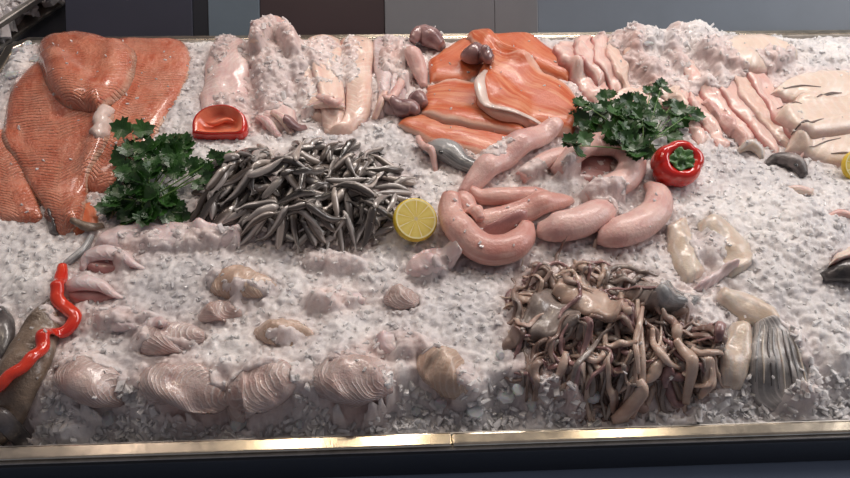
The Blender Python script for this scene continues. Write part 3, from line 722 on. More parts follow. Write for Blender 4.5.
# ------------------------------------------------------------------ squid pile, front right of centre
poly2 = [(520,284),(532,268),(560,262),(590,258),(625,262),(650,270),(668,290),(690,305),(715,332),(722,362),(712,392),(670,400),(650,420),(610,420),(590,395),(560,378),(520,372),(514,330),(508,282)]
g_q = 'brown baby squid pile'
base_flat = [([(518,322,530,292),(534,338,548,288),(560,336,572,296),(578,322,584,306)], 'tent_grey', 'flat grey brown squid skin at the left of the squid pile'),
             ([(550,290,558,276),(568,304,580,280),(596,316,606,292),(620,318,626,304)], 'tent_pale', 'pale tan squid body slanting across the top of the pile'),
             ([(626,296,640,280),(640,306,652,282),(658,304,664,288)], 'tent_grey', 'small rounded grey squid body right of the tan one')]
NS = 270
k_i = 0
cand = []
while len(cand) < NS:
    px, py = random.uniform(506, 724), random.uniform(243, 420)
    if inside(px, py, poly2) and py < 404: cand.append((px, py))
def strand(px, py, ang, ln, r, bend, mt, lb='curled brown squid strand tangled in the heap by the front rim'):
    p = PG(px, py, 0.0, H + 0.012)
    pts = []; n_ = 8; a = ang - bend / 2; x = y = 0.0
    wv = random.uniform(0.2, 0.8); ph = random.uniform(0, 6)
    for i in range(n_):
        pts.append([x, y]); st_ = ln / (n_ - 1)
        x += math.cos(a + wv * math.sin(ph + i * 1.1)) * st_; y += math.sin(a + wv * math.sin(ph + i * 1.1)) * st_; a += bend / (n_ - 1)
    pts = np.array(pts); pts -= pts.mean(axis=0); pts += p[:2]
    pts[:, 1] += max(0.0, YF + 0.012 - pts[:, 1].min())
    prof = [0.5, 0.9, 1.0, 1.05, 1.0, 0.85, 0.65, 0.3]
    return tube('squid_strand', [(q[0], q[1], r * f_) for q, f_ in zip(pts, prof)], M[mt], lb, 'squid', g_q, flat=random.choice([0.9, 0.8, 0.45]), k=8, n=26, world=True, soft=0, zs=3, sink=0.12, lump=0.003)
for i, (px, py) in enumerate(cand):
    q = random.random()
    r = random.uniform(0.0018, 0.0044) if q < 0.82 else random.uniform(0.006, 0.010)
    ln = random.uniform(0.05, 0.11) if q < 0.8 else random.uniform(0.04, 0.06)
    a = random.gauss(1.5, 0.5) if (py > 310 and random.random() < 0.6) else random.uniform(0, math.pi)
    mt_ = random.choice(['tent', 'tent', 'tent_pale', 'tent_grey', 'purple'])
    strand(px, py, a, ln, r, random.gauss(0, 1.3), mt_, {'tent': 'curled brown squid strand tangled in the heap by the front rim', 'tent_pale': 'curled pale tan squid strand tangled in the heap by the front rim',
           'tent_grey': 'curled grey brown squid strand tangled in the heap by the front rim', 'purple': 'curled purplish squid strand tangled in the heap by the front rim'}[mt_])
    if i == NS - 26:
        for st, mt, lb in base_flat:
            ladder('baby_squid', st, 0.012, M[mt], lb, 'squid', None, pw=2.0, und=0.003, n=26, m=10, wob=2)
for sp, r, lb in [([(637,302),(640,330),(642,360),(640,395),(636,412)], 3.6, 'long straight squid strand running down the middle of the pile'),
                  ([(646,300),(640,322),(636,345),(638,375)], 3.2, 'long squid strand crossing the straight one'),
                  ([(606,345),(622,343),(638,341)], 3.8, 'short level squid strand joining the long straight one'),
                  ([(652,330),(656,348),(668,362),(680,368)], 4.0, 'bent squid strand right of the long straight one'),
                  ([(566,352),(562,368),(556,382)], 4.5, 'thick squid strand at the lower left of the pile'),
                  ([(690,350),(704,354),(722,354)], 4.0, 'squid strand at the right tip of the pile'),
                  ([(676,340),(688,364),(694,392)], 6.5, 'plump pale squid strand at the lower right of the pile'),
                  ([(612,420),(625,408),(640,395),(640,380)], 7.0, 'plump squid strand at the bottom of the pile near the rim')]:
    tube('squid_strand', [(a, b, r * (0.6 if i in (0, len(sp) - 1) else 1)) for i, (a, b) in enumerate(sp)], M['tent_pale'], lb, 'squid', g_q, flat=0.9, k=10, n=24)

KEEPON[0] = 0.0
# ------------------------------------------------------------------ right ice area: cuttlefish and fish bits
g_k = 'cuttlefish in the right ice'
lad = [([(668,222,686,214),(666,246,696,238),(674,270,704,256),(686,286,706,274)], 'cuttle', 'beige cuttlefish standing beside the pink tube'),
       ([(696,222,716,212),(700,248,742,230),(712,268,756,250),(730,278,760,264)], 'cuttle', 'faint beige cuttlefish half under the ice'),
       ([(690,290,700,282),(705,290,712,272),(725,276,728,262),(740,266,738,258)], 'tail_white', 'whitish cuttlefish flap pointing up to the right'),
       ([(652,290,668,282),(660,312,690,292),(690,312,704,296)], 'grey_skin', 'dark grey piece between the squid and cuttlefish'),
       ([(716,298,722,284),(738,318,750,292),(762,328,774,306),(776,330,782,320)], 'cuttle', 'tan cuttlefish lying above the grey finned one'),
       ([(724,386,742,390),(722,360,752,370),(726,335,756,345),(732,318,752,322)], 'cuttle', 'upright cream cuttlefish beside the right end of the squid pile')]
for st, mt, lb in lad: ladder('cuttlefish', st, 0.020, M[mt], lb, 'cuttlefish', g_k, pw=2.0, und=0.004, n=26, m=12, sink=0.004)
fin = ladder('finned_fish', [(756,322,770,316),(752,350,800,332),(750,380,814,362),(756,402,820,392),(772,412,814,408)], 0.020, M['fin_grey'], 'grey fish with spread fin lines beside the front rim', 'fish', None, pw=2.0, und=0.004)
for q in range(9):
    x0 = 762 + q * 4.2; x1 = 757 + q * 7.2
    tube('fin_ray', [(x0, 322 + q * 1.2, .5), (x0 * .4 + x1 * .6 - 1, 352, 1.3), (x1, 392 - abs(q - 4) * 3, .6)], M[('grey_skin', 'cuttle', 'dark_skin')[q % 3]], parent=fin, flat=0.5, n=16, k=6, occ=False)
KEEPON[0] = 1.0
dk = tube('dark_fish', [(766,165,2),(774,161,6),(786,163,8),(796,168,8),(804,176,4)], M['tent_dark'], 'dark grey fish head showing above the right ice heap', 'fish', flat=0.9)
eye(dk, 796, 165, 0.004)
tube('fish_scrap', [(784,188,1.5),(794,190,4),(806,194,5),(812,190,2)], M['cream'], 'ragged cream scrap below the dark fish head', 'fish piece', n=14, lump=0.003)
tube('fish_scrap', [(796,192,1),(804,194,2.5),(810,196,1)], M['dark_skin'], 'tiny black scrap below the dark fish head', 'fish piece', n=10)
tube('fish_scrap', [(738,152,2),(748,148,6),(758,152,5),(762,158,2)], M['cuttle'], 'small grey beige scrap left of the dark fish head', 'fish piece', n=14)
tube('fish_scrap', [(828,216,2),(840,214,4),(856,218,3)], M['pink'], 'reddish fish scrap at the right photo edge in the ice', 'fish piece', n=14)
tube('dark_fish', [(822,278,5),(836,276,11),(856,276,14),(880,276,14)], M['dark_skin'], 'dark fish cut off by the right photo edge', 'fish', flat=0.9)
ladder('cuttlefish', [(826,268,830,262),(845,262,842,252),(880,258,880,242)], 0.012, M['cream'], 'cream flap above the dark fish at the right edge', 'cuttlefish', g_k, lift=0.006, n=20)

KEEPON[0] = 0.0
# ------------------------------------------------------------------ front left tails in the ice
g_m = 'fish tails bedded in the front ice'
ladder('pale_tail', [(92,246,98,236),(112,250,122,224),(150,252,160,218),(195,250,200,218),(240,246,240,222)], 0.016, M['tail_white'], 'long whitish fillet below the left parsley bunch', 'fish piece', g_m, pw=2.2, und=0.004)
tails = [(240,285,34,17,0.15,'tail_brown','brown ribbed tail piece in the middle of the ice, right of the pepper strip flaps'),
         (168,340,36,18,-0.1,'tail','pinkish tail piece behind the two frontmost left tails'),
         (92,384,38,24,0.5,'tail','ribbed tail piece beside the wavy red pepper strip'),
         (184,388,48,23,0.3,'tail','large ribbed tail piece at the front, second from the pepper strip'),
         (262,392,38,25,-0.4,'tail','ribbed tail piece at the front, third from the pepper strip'),
         (352,382,40,27,0.15,'tail','striped tail piece at the front middle'),
         (448,372,33,22,0.5,'tail_brown','yellow brown tail piece nearest the squid pile'),
         (284,334,30,15,0.1,'tail_brown','brown tail lump above the front middle row'),
         (400,300,18,13,0.0,'tail','small reddish tail piece below the lemon'),
         (332,264,30,11,0.1,'tail_brown','faint tan piece just under the whitebait heap'),
         (432,264,28,15,-0.3,'tail_white','whitish piece between lemon and pink ring'),
         (128,322,36,13,0.1,'tail_white','low pinkish piece right of the pepper strip bend'),
         (335,300,30,14,0.0,'tail_white','pale piece in the centre of the front ice'),
         (400,345,30,14,0.1,'tail_white','pale piece behind the yellow brown tail'),
         (222,312,26,12,-0.2,'tail','small darker piece under the brown ribbed one')]
for (px, py, rx, ry, rot, mt, lb) in tails:
    ca, sa = math.cos(rot), math.sin(rot)
    sp = []
    KEEPON[0] = 1.0 if (px in (240, 168, 284, 400)) and ry > 12 and mt != 'tail_white' else 0.0
    for q, w in ((-1, .25), (-.7, .75), (-.3, 1), (.2, 1), (.65, .8), (1, .3)):
        sp.append((px + q * rx * ca, py + q * rx * sa, ry * w))
    tube('fish_tail', sp, M[mt], lb, 'fish piece', g_m, flat=0.72, n=34, k=18, sink=0.30, lump=0.014, soft=6)
for (cx, cy, lb) in [(108, 264, 'upper white belly flap with a dark hollow, at the left'), (88, 294, 'lower white belly flap beside the red pepper strip')]:
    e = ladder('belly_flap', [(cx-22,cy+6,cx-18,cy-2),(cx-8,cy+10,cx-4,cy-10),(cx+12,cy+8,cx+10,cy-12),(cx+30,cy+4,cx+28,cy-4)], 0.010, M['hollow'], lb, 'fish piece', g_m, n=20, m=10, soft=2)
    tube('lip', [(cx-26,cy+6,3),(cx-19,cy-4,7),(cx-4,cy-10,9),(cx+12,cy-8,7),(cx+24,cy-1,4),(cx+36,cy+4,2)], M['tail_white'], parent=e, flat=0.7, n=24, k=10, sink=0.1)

KEEPON[0] = 0.0
# ------------------------------------------------------------------ left edge fish and the pepper strip
tube('olive_fish', [(52,300,6),(42,330,18),(26,370,24),(10,410,24),(-4,440,16)], M['olive_skin'], 'mottled olive fish under the wavy red pepper strip', 'fish', flat=0.7, n=40, k=18, sink=0.25, lump=0.008)
tube('dark_fish', [(-4,310,8),(2,330,14),(0,352,12),(-8,370,8)], M['dark_skin'], 'dark fish at the left photo edge behind the olive one', 'fish', flat=0.7, sink=0.1)
tube('dark_fish', [(-6,412,6),(4,420,9),(10,432,8),(6,442,4)], M['dark_skin'], 'dark fish bit in the lower left corner by the rim', 'fish', flat=0.7, sink=0.1)
tube('fish_strip', [(92,236,3),(84,250,4),(70,262,4),(58,268,2)], M['grey_skin'], 'thin grey strip above the top end of the pepper strip', 'fish strip', n=18)
tube('fish_strip', [(76,228,3),(90,230,5),(104,226,3)], M['olive_skin'], 'dark green grey scrap left of the parsley base', 'fish strip', n=14)
KEEPON[0] = 1.0
sp = [(64,268,4.5),(63,280,6.6),(60,292,6.6),(61,304,6.6),(70,312,6.6),(77,320,6.6),(70,332,6.6),(56,338,6.6),(52,348,6.6),(50,358,6.6),(42,368,6.6),(26,370,6.6),(12,378,6.6),(2,390,6.6),(-12,400,5)]
tube('pepper_strip', sp, M['red_strip'], 'wavy strip of red pepper lying on the olive fish', 'pepper strip', flat=0.8, n=90, k=12, dz=0.004, zs=4)

# ------------------------------------------------------------------ rotated local builder for upright or tilted things
def frame_at(px, py, dz=0.0, tilt=0.0, spin=0.0):
    p = PG(px, py, dz, G)
    R = Matrix.Rotation(tilt, 4, 'X') @ Matrix.Rotation(spin, 4, 'Z')
    return p, R
# lemon slice
def lemon(px, py, rad_px, tilt, label, spin=0.0, tz=0.0):
    p = PG(px, py, rad_px * 0.0012, G); r = rad_px * mpp(p)
    root = empty('lemon_slice', tuple(p), label, 'lemon')
    root.rotation_euler = (tilt, tz, spin)
    n_ = 40
    prof = [(0.0, .5), (.90, .5), (1.0, .38), (1.0, -.38), (.90, -.5), (0.0, -.5)]
    th = r * 0.42
    V = []; UV = []; K = n_
    rings = [(0.02, .5), (.3, .5), (.6, .5), (.88, .5)]
    def lay(rings, name, mat):
        V = []; UV = []
        for a, z in rings:
            for j in range(K + 1):
                t = j / K * 2 * math.pi; V.append((a * r * math.cos(t), a * r * math.sin(t), z * th)); UV.append((j / K, a))
        fs = []
        for i in range(len(rings) - 1):
            for j in range(K):
                q = i * (K + 1) + j; fs.append((q, q + K + 1, q + K + 2, q + 1))
        return link(name, V, fs, mat, root, uvs=UV)
    lay([(0.001, .49), (.3, .5), (.6, .5), (.93, .5)], 'flesh', M['lemon'])
    lay([(.92, .5), (.97, .47), (1.0, .35), (1.02, 0), (1.0, -.35), (.95, -.48), (.9, -.5), (0.001, -.5)], 'rind', M['rind'])
    return root
lemon(415, 220, 22, math.radians(28), 'round lemon slice between the whitebait heap and the pink ring', 0.2, math.radians(8))
lemon(858, 166, 16, math.radians(35), 'lemon slice cut off by the right photo edge')

# red bell pepper
def pepper(px, py, rad_px):
    p = PG(px, py, 0.028, G); r = rad_px * mpp(p)
    root = empty('bell_pepper', tuple(p), 'whole red bell pepper with green stem end facing up beside the parsley', 'pepper')
    root.rotation_euler = (math.radians(24), math.radians(-6), 0.3)
    K = 72; V = []
    prof = [(0.05, .30), (.30, .34), (.48, .50), (.62, .60), (.80, .56), (.95, .34), (1.0, .05), (.95, -.30), (.80, -.60), (.55, -.80), (.25, -.86), (0.03, -.80)]
    prof = cr(np.array(prof), 34)
    for a, z in prof:
        for j in range(K):
            t = j / K * 2 * math.pi
            lobe = 1 - 0.11 * (1 - abs(math.cos(t * 2.5 + .4)) ** 0.7) * min(1, a * 1.6) - 0.03 * math.sin(t + 1)
            V.append((a * r * lobe * math.cos(t) * 1.03, a * r * lobe * math.sin(t) * 0.92, z * r * 0.95 * (0.9 + .1 * lobe)))
    body = link('body', V, ring_faces(len(prof), K), M['red'], root)
    # calyx: ragged green star plus stub
    V = []; fs = []
    K = 30
    for i, (a, z) in enumerate([(.02, .60), (.12, .60), (.14, .46), (.26, .44), (.44, .52), (.50, .50)]):
        for j in range(K):
            t = j / K * 2 * math.pi; w = 1 + (0.14 * math.sin(t * 5) + .06 * math.sin(t * 11)) * (i > 2)
            V.append((a * r * w * math.cos(t), a * r * w * math.sin(t) * .9, z * r * .95 + r * .05 * math.sin(t * 7 + i)* (i > 2)))
    o = link('stem', V, ring_faces(6, K, True, True)[:-1], M['green_stem'], root)
    md = o.modifiers.new('solid', 'SOLIDIFY'); md.thickness = 0.0015
    return root
pepper(677, 164, 26)

# cut red pepper piece
def pepper_piece():
    p = PG(221, 125, 0.012, G); s = mpp(p)
    root = empty('pepper_piece', tuple(p), 'cut piece of red pepper with paler inside, left of the pale fillets', 'pepper')
    root.rotation_euler = (math.radians(16), 0, 0)
    out = [(-25, -13), (-26, 0), (-21, 9), (-10, 15), (6, 16), (18, 11), (26, 2), (25, -13), (10, -15), (-10, -15)]
    o2 = cr(np.array(out + [out[0]], float), 61)[:-1] * s * np.array([1, 1.15])
    K = len(o2)
    levels = [(1.0, -.014), (1.02, 0.0), (1.0, .012), (.95, .016), (.88, .0165)]
    V = []
    for k_, z in levels:
        for q in o2: V.append((q[0] * k_, q[1] * k_, z))
    link('skin', V, ring_faces(len(levels), K, True, False), M['red'], root)
    V = []
    for k_, z in [(.88, .0165), (.74, .014), (.60, .004), (.35, .001), (.05, .003)]:
        for j, q in enumerate(o2):
            w = 1 + 0.12 * math.sin(j / K * 2 * math.pi * 4) * (k_ < .7)
            V.append((q[0] * k_ * w, q[1] * k_ * w + .001, z))
    link('inside', V, ring_faces(5, K, True, True)[:-2], M['red_in'], root)
    V = []
    for j in range(9):
        for q in range(8):
            t = j / 8 * 2 - 1; a = q / 8 * 2 * math.pi; rr = .0045 * math.sqrt(max(0.02, 1 - t * t))
            V.append((t * .024, .001 + rr * math.cos(a) + .004 * math.sin(t * 3), .008 + rr * math.sin(a)))
    link('rib', V, ring_faces(9, 8), M['red_in'], root)
pepper_piece()

# ------------------------------------------------------------------ parsley
def leaflet(V, Fc, base, d, up, size):
    """one three-lobed toothed leaflet, slightly cupped, with thickness"""
    d = np.array(d); d = d / np.linalg.norm(d); side = np.cross(up, d); side /= np.linalg.norm(side); nrm = np.cross(d, side)
    out = [(0, 0), (.10, .10), (.20, .34), (.34, .30), (.36, .50), (.52, .40), (.60, .46), (.62, .26), (.80, .26), (.82, .12), (1.0, 0)]
    out = out + [(a, -b) for a, b in out[-2:0:-1]]
    n0 = len(V)
    th = 0.0004
    for sg in (1, -1):
        V.append(base + d * size * .45 + nrm * (size * -0.05 + sg * th))
        for a, b in out:
            cup = 0.55 * b * b + 0.25 * (a - .5) ** 2
            V.append(base + d * size * a + side * size * b * 1.15 + nrm * (size * cup * .9 + sg * th))
    m = len(out)
    for k_ in range(m):
        a, b = n0 + 1 + k_, n0 + 1 + (k_ + 1) % m
        Fc.append((n0, a, b)); Fc.append((n0 + m + 1, b + m + 1, a + m + 1)); Fc.append((a, a + m + 1, b + m + 1, b))
def parsley(name_lb, base_px, tips, size, seed):
    rnd = random.Random(seed)
    p0 = PG(*base_px, 0.01, G)
    root = empty('parsley_bunch', tuple(p0), name_lb, 'parsley')
    p0v = np.array(p0)
    for (tx, ty, hz, nleaf, sz) in tips:
        p1 = PG(tx, ty, hz, G)
        # stem
        c = (p0v + p1) / 2 + np.array((rnd.uniform(-.012, .012), rnd.uniform(-.01, .01), 0.015))
        st0 = p0v + np.array((rnd.uniform(-.012, .012), rnd.uniform(-.012, .012), rnd.uniform(0, .008)))
        K = 6; n_ = 12; pts = []
        for i in range(n_):
            t = i / (n_ - 1); pts.append(st0 * (1 - t) ** 2 + c * 2 * t * (1 - t) + p1 * t * t)
        V = []
        for i, q in enumerate(pts):
            tg = pts[min(i + 1, n_ - 1)] - pts[max(i - 1, 0)]; tg /= np.linalg.norm(tg)
            a_ = np.cross(tg, (0, 0, 1.0)); a_ /= np.linalg.norm(a_) + 1e-9; b_ = np.cross(a_, tg)
            r_ = 0.0013 * (1 - .5 * i / n_)
            for j in range(K): V.append(q + (a_ * math.cos(j * 2 * math.pi / K) + b_ * math.sin(j * 2 * math.pi / K)) * r_)
        so = link('sprig', V, ring_faces(n_, K), M['stem']); setp(so, root)
        V = []; Fc = []
        dirn = pts[-1] - pts[-3]; dirn /= np.linalg.norm(dirn)
        for k_ in range(nleaf):
            t = 1 - (k_ // 3) * 0.16 - rnd.uniform(0, .05)
            q = pts[0] + 0
            idx = max(2, min(n_ - 1, t * (n_ - 1))); i0 = int(idx); fr_ = idx - i0
            q = pts[i0] * (1 - fr_) + pts[min(n_ - 1, i0 + 1)] * fr_
            ang = (k_ % 3 - 1) * 1.15 + rnd.uniform(-.35, .35)
            ca, sa = math.cos(ang), math.sin(ang)
            d = np.array((dirn[0] * ca - dirn[1] * sa, dirn[0] * sa + dirn[1] * ca, dirn[2] * .3 + rnd.uniform(-.35, .45)))
            up = np.array((rnd.uniform(-.7, .7), rnd.uniform(-1.0, .3), 1.0)); up /= np.linalg.norm(up)
            leaflet(V, Fc, np.array(q), d, up, size * sz * rnd.uniform(.8, 1.2))
        lo = link('leaf', V, Fc, M['leaf'], smooth=False)
        lo.parent = so; lo.matrix_parent_inverse = so.matrix_parent_inverse.copy()
        lo.matrix_parent_inverse = Matrix.Identity(4)
    return root
rp = random.Random(3)
tipsL = [(132,132,.03,4,1.25),(124,150,.03,6,1),(146,150,.04,7,1),(170,142,.03,6,1),(184,146,.03,6,1),(150,168,.045,9,1),(172,166,.04,8,1),(130,172,.03,8,1),
         (120,190,.02,8,1),(112,208,.015,7,1),(128,208,.02,9,1),(145,196,.04,9,1),(150,212,.02,8,1),(168,200,.02,7,1),(176,214,.012,6,.9),(140,182,.05,9,1),(160,152,.035,7,1),
         (205,176,.02,4,.8),(218,158,.025,5,.8),(232,160,.02,4,1.1),(198,166,.025,5,.9),(118,200,.03,8,1),(136,216,.012,7,1)]
parsley('green parsley bunch on the left, between the salmon and the whitebait', (148, 206), tipsL, 0.026, 5)
tipsR = [(583,104,.03,5,1),(578,118,.02,5,1),(590,130,.02,6,1),(602,108,.03,6,1),(575,146,.02,4,1.1),(600,124,.03,8,1),(618,112,.04,9,1),(632,102,.04,8,1),(640,116,.05,9,1),(625,128,.04,9,1),
         (645,132,.03,9,1),(632,142,.03,9,1),(614,136,.02,8,1),(655,112,.03,6,1),(650,92,.03,4,.8),(662,86,.03,3,.8),(672,104,.02,4,.8),(676,116,.02,5,1.1),(690,114,.02,4,1.0),(672,136,.02,5,1),
         (652,146,.02,6,1),(640,152,.02,5,1),(608,98,.03,5,.8)]
parsley('green parsley bunch on the right, next to the whole red pepper', (642, 152), tipsR, 0.026, 9)

# ------------------------------------------------------------------ the crushed ice itself
occ = np.clip(blur(OCC, 3) * 1.4, 0, 1)
melt = np.clip(blur(OCC, 60) * 1.3, 0, 1)
z = H + 0.0050 * rubble(GXX, GYY, 0.011, 3) * (0.6 + 0.4 * fbm(GXX, GYY, 0.08, 77)) + 0.0030 * rubble(GXX + 0.3, GYY, 0.0055, 4) + 0.0050 * fbm(GXX, GYY, 0.035, 21, 3)
z = z + 0.004
SUNK = OCC > 0.5
above = G - H
# under dry-lying things the ice is pressed down a little
press = (blur(np.where(SUNK & (above > 0.007), 1.0, 0.0), 2) > 0.4)
# front-left region keeps its ice around the tails
reg = np.zeros_like(H)
def mask_px(px, py, rx, ry, rot=0): return bump(px, py, rx, ry, 1.0, rot)
z = np.where(press, np.minimum(z, G - 0.006), z)
# ice thrown over the fish: (px, py, rx, ry, rot, thickness, patchiness)
OV = [(140,384,12,22,0,.012,.7),(225,378,13,22,0,.012,.7),(306,386,11,26,0,.012,.7),(402,386,14,26,0,.012,.7),(100,364,34,10,0,.010,.8),(190,366,34,9,0,.010,.8),(266,372,28,9,0,.010,.8),(350,356,30,9,0,.010,.8),(250,300,26,6,0,.006,.9,1),(215,284,10,12,0,.006,.9,1),(140,346,18,10,0,.006,.9,1),(290,346,24,6,0,.008,.8,1),(186,352,20,6,0,.008,.8,1),
      (285,78,38,38,0,.012,.6),(262,64,18,18,0,.006,.7),(325,60,14,16,0,.008,.8),(395,60,16,30,0,.012,.8),(225,60,12,18,0,.006,.9),(240,115,22,12,0,.008,.8),(350,70,14,18,0,.006,.9),
      (22,68,16,26,0.3,.022,.3),
      (640,48,36,26,0,.026,.3),(690,45,34,26,0,.028,.3),(712,74,22,22,-.3,.016,.5),(660,80,30,18,0,.010,.7),(828,60,36,14,0,.026,.2),(765,72,22,7,0,.006,.8),
      (568,196,24,12,.2,.012,.5),(528,186,18,8,0,.008,.7),(585,206,18,12,0,.012,.5),(490,172,16,12,0,.008,.7),(610,215,10,16,0,.012,.5),
      (765,215,40,26,0,.012,.4),(800,230,40,50,0,.020,.2),(740,180,40,20,0,.012,.5),(715,202,26,12,0,.006,.7),(770,290,40,26,0,.010,.5),(820,340,40,60,0,.014,.3),(700,262,16,18,0,.006,.8),(800,195,26,12,0,.006,.8),
      (120,320,60,18,0,.008,1.0),(150,360,60,14,0,.008,1.0),(230,350,60,16,0,.008,1.0),(320,340,60,26,0,.008,1.0),(180,285,60,20,0,.007,1.0),(330,280,60,26,0,.007,1.0),(440,320,50,40,0,.012,.5),
      (420,345,30,20,0,.012,.6),(300,310,60,20,0,.006,1.1),(200,252,60,12,0,.005,1.1),(60,425,36,16,0,.020,.5),(140,425,40,12,0,.012,.6),(225,430,30,10,0,.012,.6),(310,425,30,12,0,.014,.6),(400,420,30,16,0,.014,.6),
      (480,390,30,34,0,.014,.4),(700,405,36,14,0,.012,.6),(572,402,20,12,0,.010,.5,1),(548,392,12,12,0,.008,.5,1),(690,330,16,16,0,.006,.8),(640,425,60,6,0,.006,.8),(30,290,40,26,0,.012,.3),(815,400,30,16,0,.012,.5)]
T = np.full_like(H, -1.0); KEEPm = blur(KEEP, 2)
pn = fbm(GXX, GYY, 0.035, 55, 4)
for (px, py, rx, ry, rot, th, pat, *force) in OV:
    mk = mask_px(px, py, rx, ry, rot)
    t = th * (1.25 * mk - 0.42) + th * pat * pn * 1.1
    if not force: t = np.where(KEEPm > 0.35, -1, t)
    T = np.maximum(T, np.where(mk > 0.12, t, -1))
rub = 0.004 * rubble(GXX, GYY, 0.012, 8) + 0.0035 * rubble(GXX, GYY, 0.0055, 9)
Gs = blur(G, 2)
zo = Gs + T + rub
z = np.where((T > 0) & (GXX > XL + .01) & (edge > 0.004), np.maximum(z, zo), z)
z = z * 0.5 + blur(z, 1) * 0.5
melt = np.clip(melt * (0.75 + 0.5 * fbm(GXX, GYY, 0.12, 91)), 0, 1)
# the right heap and left corner are clean ice
melt = melt * (1 - 0.8 * np.clip(mask_px(790, 250, 90, 110) * 1.4, 0, 1)) * (1 - 0.8 * np.clip(mask_px(20, 270, 70, 50), 0, 1)) * (1 - .6 * np.clip(mask_px(180, 100, 30, 60), 0, 1)) * (1 - .5 * np.clip(mask_px(480, 370, 60, 60), 0, 1))
inside_ = (GXX > XL - 0.001) & (GXX < XR) & (GYY > YF + 0.001) & (GYY < YB - 0.002)
ix = np.where(inside_.any(axis=1))[0]; iy = np.where(inside_.any(axis=0))[0]
sx, sy = slice(ix[0], ix[-1] + 1), slice(iy[0], iy[-1] + 1)
VX, VY, VZ, VM = GXX[sx, sy], GYY[sx, sy], z[sx, sy], melt[sx, sy]
# jitter the grid so facets do not line up
jx = rng.normal(0, 0.0004, VX.shape); jy = rng.normal(0, 0.0004, VX.shape)
jx[[0, -1]] = 0; jy[:, [0, -1]] = 0
n_i, n_j = VX.shape
co = np.stack([VX + jx, VY + jy, VZ], axis=-1).reshape(-1, 3)
idx = np.arange(n_i * n_j).reshape(n_i, n_j)
q = np.stack([idx[:-1, :-1], idx[1:, :-1], idx[1:, 1:], idx[:-1, 1:]], axis=-1).reshape(-1, 4)
me = bpy.data.meshes.new('crushed_ice')
me.vertices.add(len(co)); me.vertices.foreach_set('co', co.astype(np.float32).ravel())
me.loops.add(q.size); me.loops.foreach_set('vertex_index', q.astype(np.int32).ravel())
me.polygons.add(len(q)); me.polygons.foreach_set('loop_start', np.arange(0, q.size, 4, dtype=np.int32))
me.update(calc_edges=True); me.validate()
me.polygons.foreach_set('use_smooth', np.ones(len(q), bool))
at = me.attributes.new('melt', 'FLOAT', 'POINT'); at.data.foreach_set('value', VM.astype(np.float32).ravel())
me.materials.append(M['ice'])
ice = bpy.data.objects.new('crushed_ice', me); COL.objects.link(ice)
tag(ice, 'bed of crushed ice filling the tray around the fish', 'ice', kind='stuff')

# loose chips of ice lying on the bed
def chips(name, spots, label, mat, meltv=None):
    V = []; Fs = []; mv = []
    cube = np.array([(x, y, z_) for x in (-1, 1) for y in (-1, 1) for z_ in (-1, 1)], float)
    cf = [(0, 1, 3, 2), (4, 6, 7, 5), (0, 4, 5, 1), (2, 3, 7, 6), (0, 2, 6, 4), (1, 5, 7, 3)]
    for (x, y, zz, s, mm) in spots:
        c = cube * rng.uniform(0.5, 1.0, (8, 3)) * np.array((1.5, .85, .42)) * s
        A = Matrix.Rotation(rng.uniform(0, 6.28), 3, 'Z') @ Matrix.Rotation(rng.normal(0, .6), 3, 'X') @ Matrix.Rotation(rng.normal(0, .6), 3, 'Y')
        c = c @ np.array(A).T + (x, y, zz)
        n0 = len(V); V.extend(c); mv += [mm] * 8
        Fs += [tuple(n0 + a for a in f_) for f_ in cf]
    o = link(name, V, Fs, mat, smooth=False)
    at = o.data.attributes.new('melt', 'FLOAT', 'POINT'); at.data.foreach_set('value', np.array(mv, np.float32))
    return tag(o, label, 'ice', kind='stuff')
spots = []
ztop = z
vis_ice = (z > G - 0.004) & (edge > 0.006)
ci, cj = np.where(vis_ice)
sel = rng.choice(len(ci), 5500, replace=False)
for k_ in sel:
    i, j = ci[k_], cj[k_]
    s = float(np.clip(rng.lognormal(math.log(0.0021), 0.4), 0.0010, 0.006))
    spots.append((gx[i], gy[j], z[i, j] + s * .15, s, melt[i, j]))
ci, cj = np.where((GYY - YF < 0.055) & (GYY - YF > 0.006) & (GXX > -0.75) & (GXX < 0.9) & (z > G - 0.004))
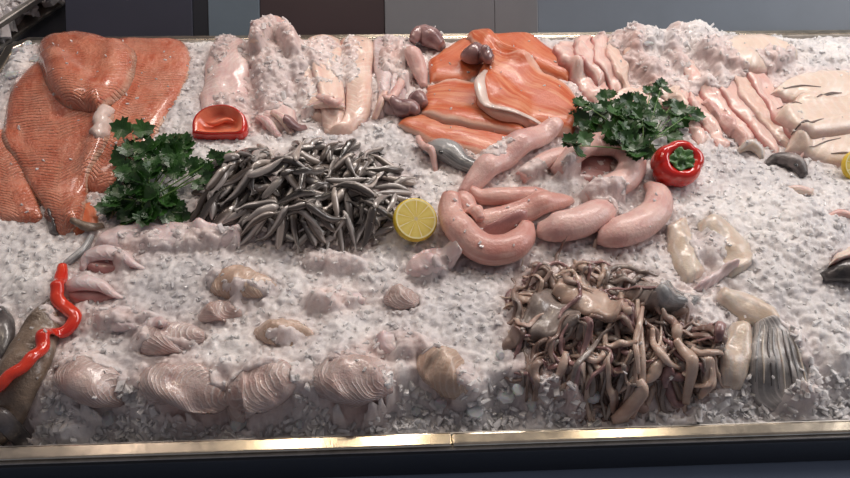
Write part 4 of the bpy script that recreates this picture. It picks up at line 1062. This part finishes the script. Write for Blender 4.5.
for k_ in rng.choice(len(ci), 1100, replace=False):
    i, j = ci[k_], cj[k_]; s = float(rng.uniform(0.0022, 0.0062))
    spots.append((gx[i], gy[j], z[i, j] + s * .2, s, melt[i, j] * .5))
# stray chips on the fish
ci, cj = np.where((OCC > .5) & (edge > 0.01))
for k_ in rng.choice(len(ci), 260, replace=False):
    i, j = ci[k_], cj[k_]; s = rng.uniform(.0010, .0028)
    spots.append((gx[i], gy[j], G[i, j] + s * .2, s, 0.3))
# larger clear lumps
def lump_of_ice(p, r):
    bm = bmesh.new(); bmesh.ops.create_icosphere(bm, subdivisions=2, radius=r)
    sd = rng.uniform(0, 99); sc_ = rng.uniform(.6, 1.3, 3) * np.array((1, 1, .6))
    cuts = [np.array(_n(rng.normal(size=3))) for _ in range(6)]; lim = rng.uniform(.55, .85, 6) * r
    V = []
    for v in bm.verts:
        c = np.array(v.co)
        for n__, l in zip(cuts, lim):
            dd = c @ n__
            if dd > l: c = c - n__ * (dd - l)
        V.append(c * sc_ + p)
    Fs = [[v.index for v in f_.verts] for f_ in bm.faces]; bm.free()
    o = link('ice_lump', V, Fs, M['clear_ice'], smooth=False)
    return tag(o, 'clear lump of ice lying loose on the crushed ice', 'ice lump', 'loose clear ice lumps')
for px, py, s in [(440,404,.013),(592,396,.010),(532,404,.010),(518,390,.008),(475,412,.009),(110,418,.012),(300,425,.010),(415,412,.010),(500,355,.009),(648,44,.010),(628,42,.010),(20,52,.012),(12,75,.011),(28,44,.010),(36,60,.010),(60,410,.012),(240,424,.011),(505,396,.011)]:
    p = PG(px, py, 0, z); lump_of_ice(p + np.array((0, 0, s * .15)), s)
chips('loose_ice_chips', spots, 'loose chips of ice scattered over the bed and fish', M['ice_chip'])
# ice of the neighbouring tray
sp2 = []
for _ in range(260):
    t = rng.uniform(0, 1); o_ = rng.uniform(.012, .16)
    b_ = A_[:2] * (1 - t) + B_[:2] * t + q_ * o_
    sp2.append((b_[0], b_[1], RIM - .02 + rng.uniform(-.02, .015), rng.uniform(.010, .02), 0.4))
o = chips('tray_ice', sp2, 'crushed ice', M['ice_chip']); 
del o['category']; del o['label']; setp(o, nt_)
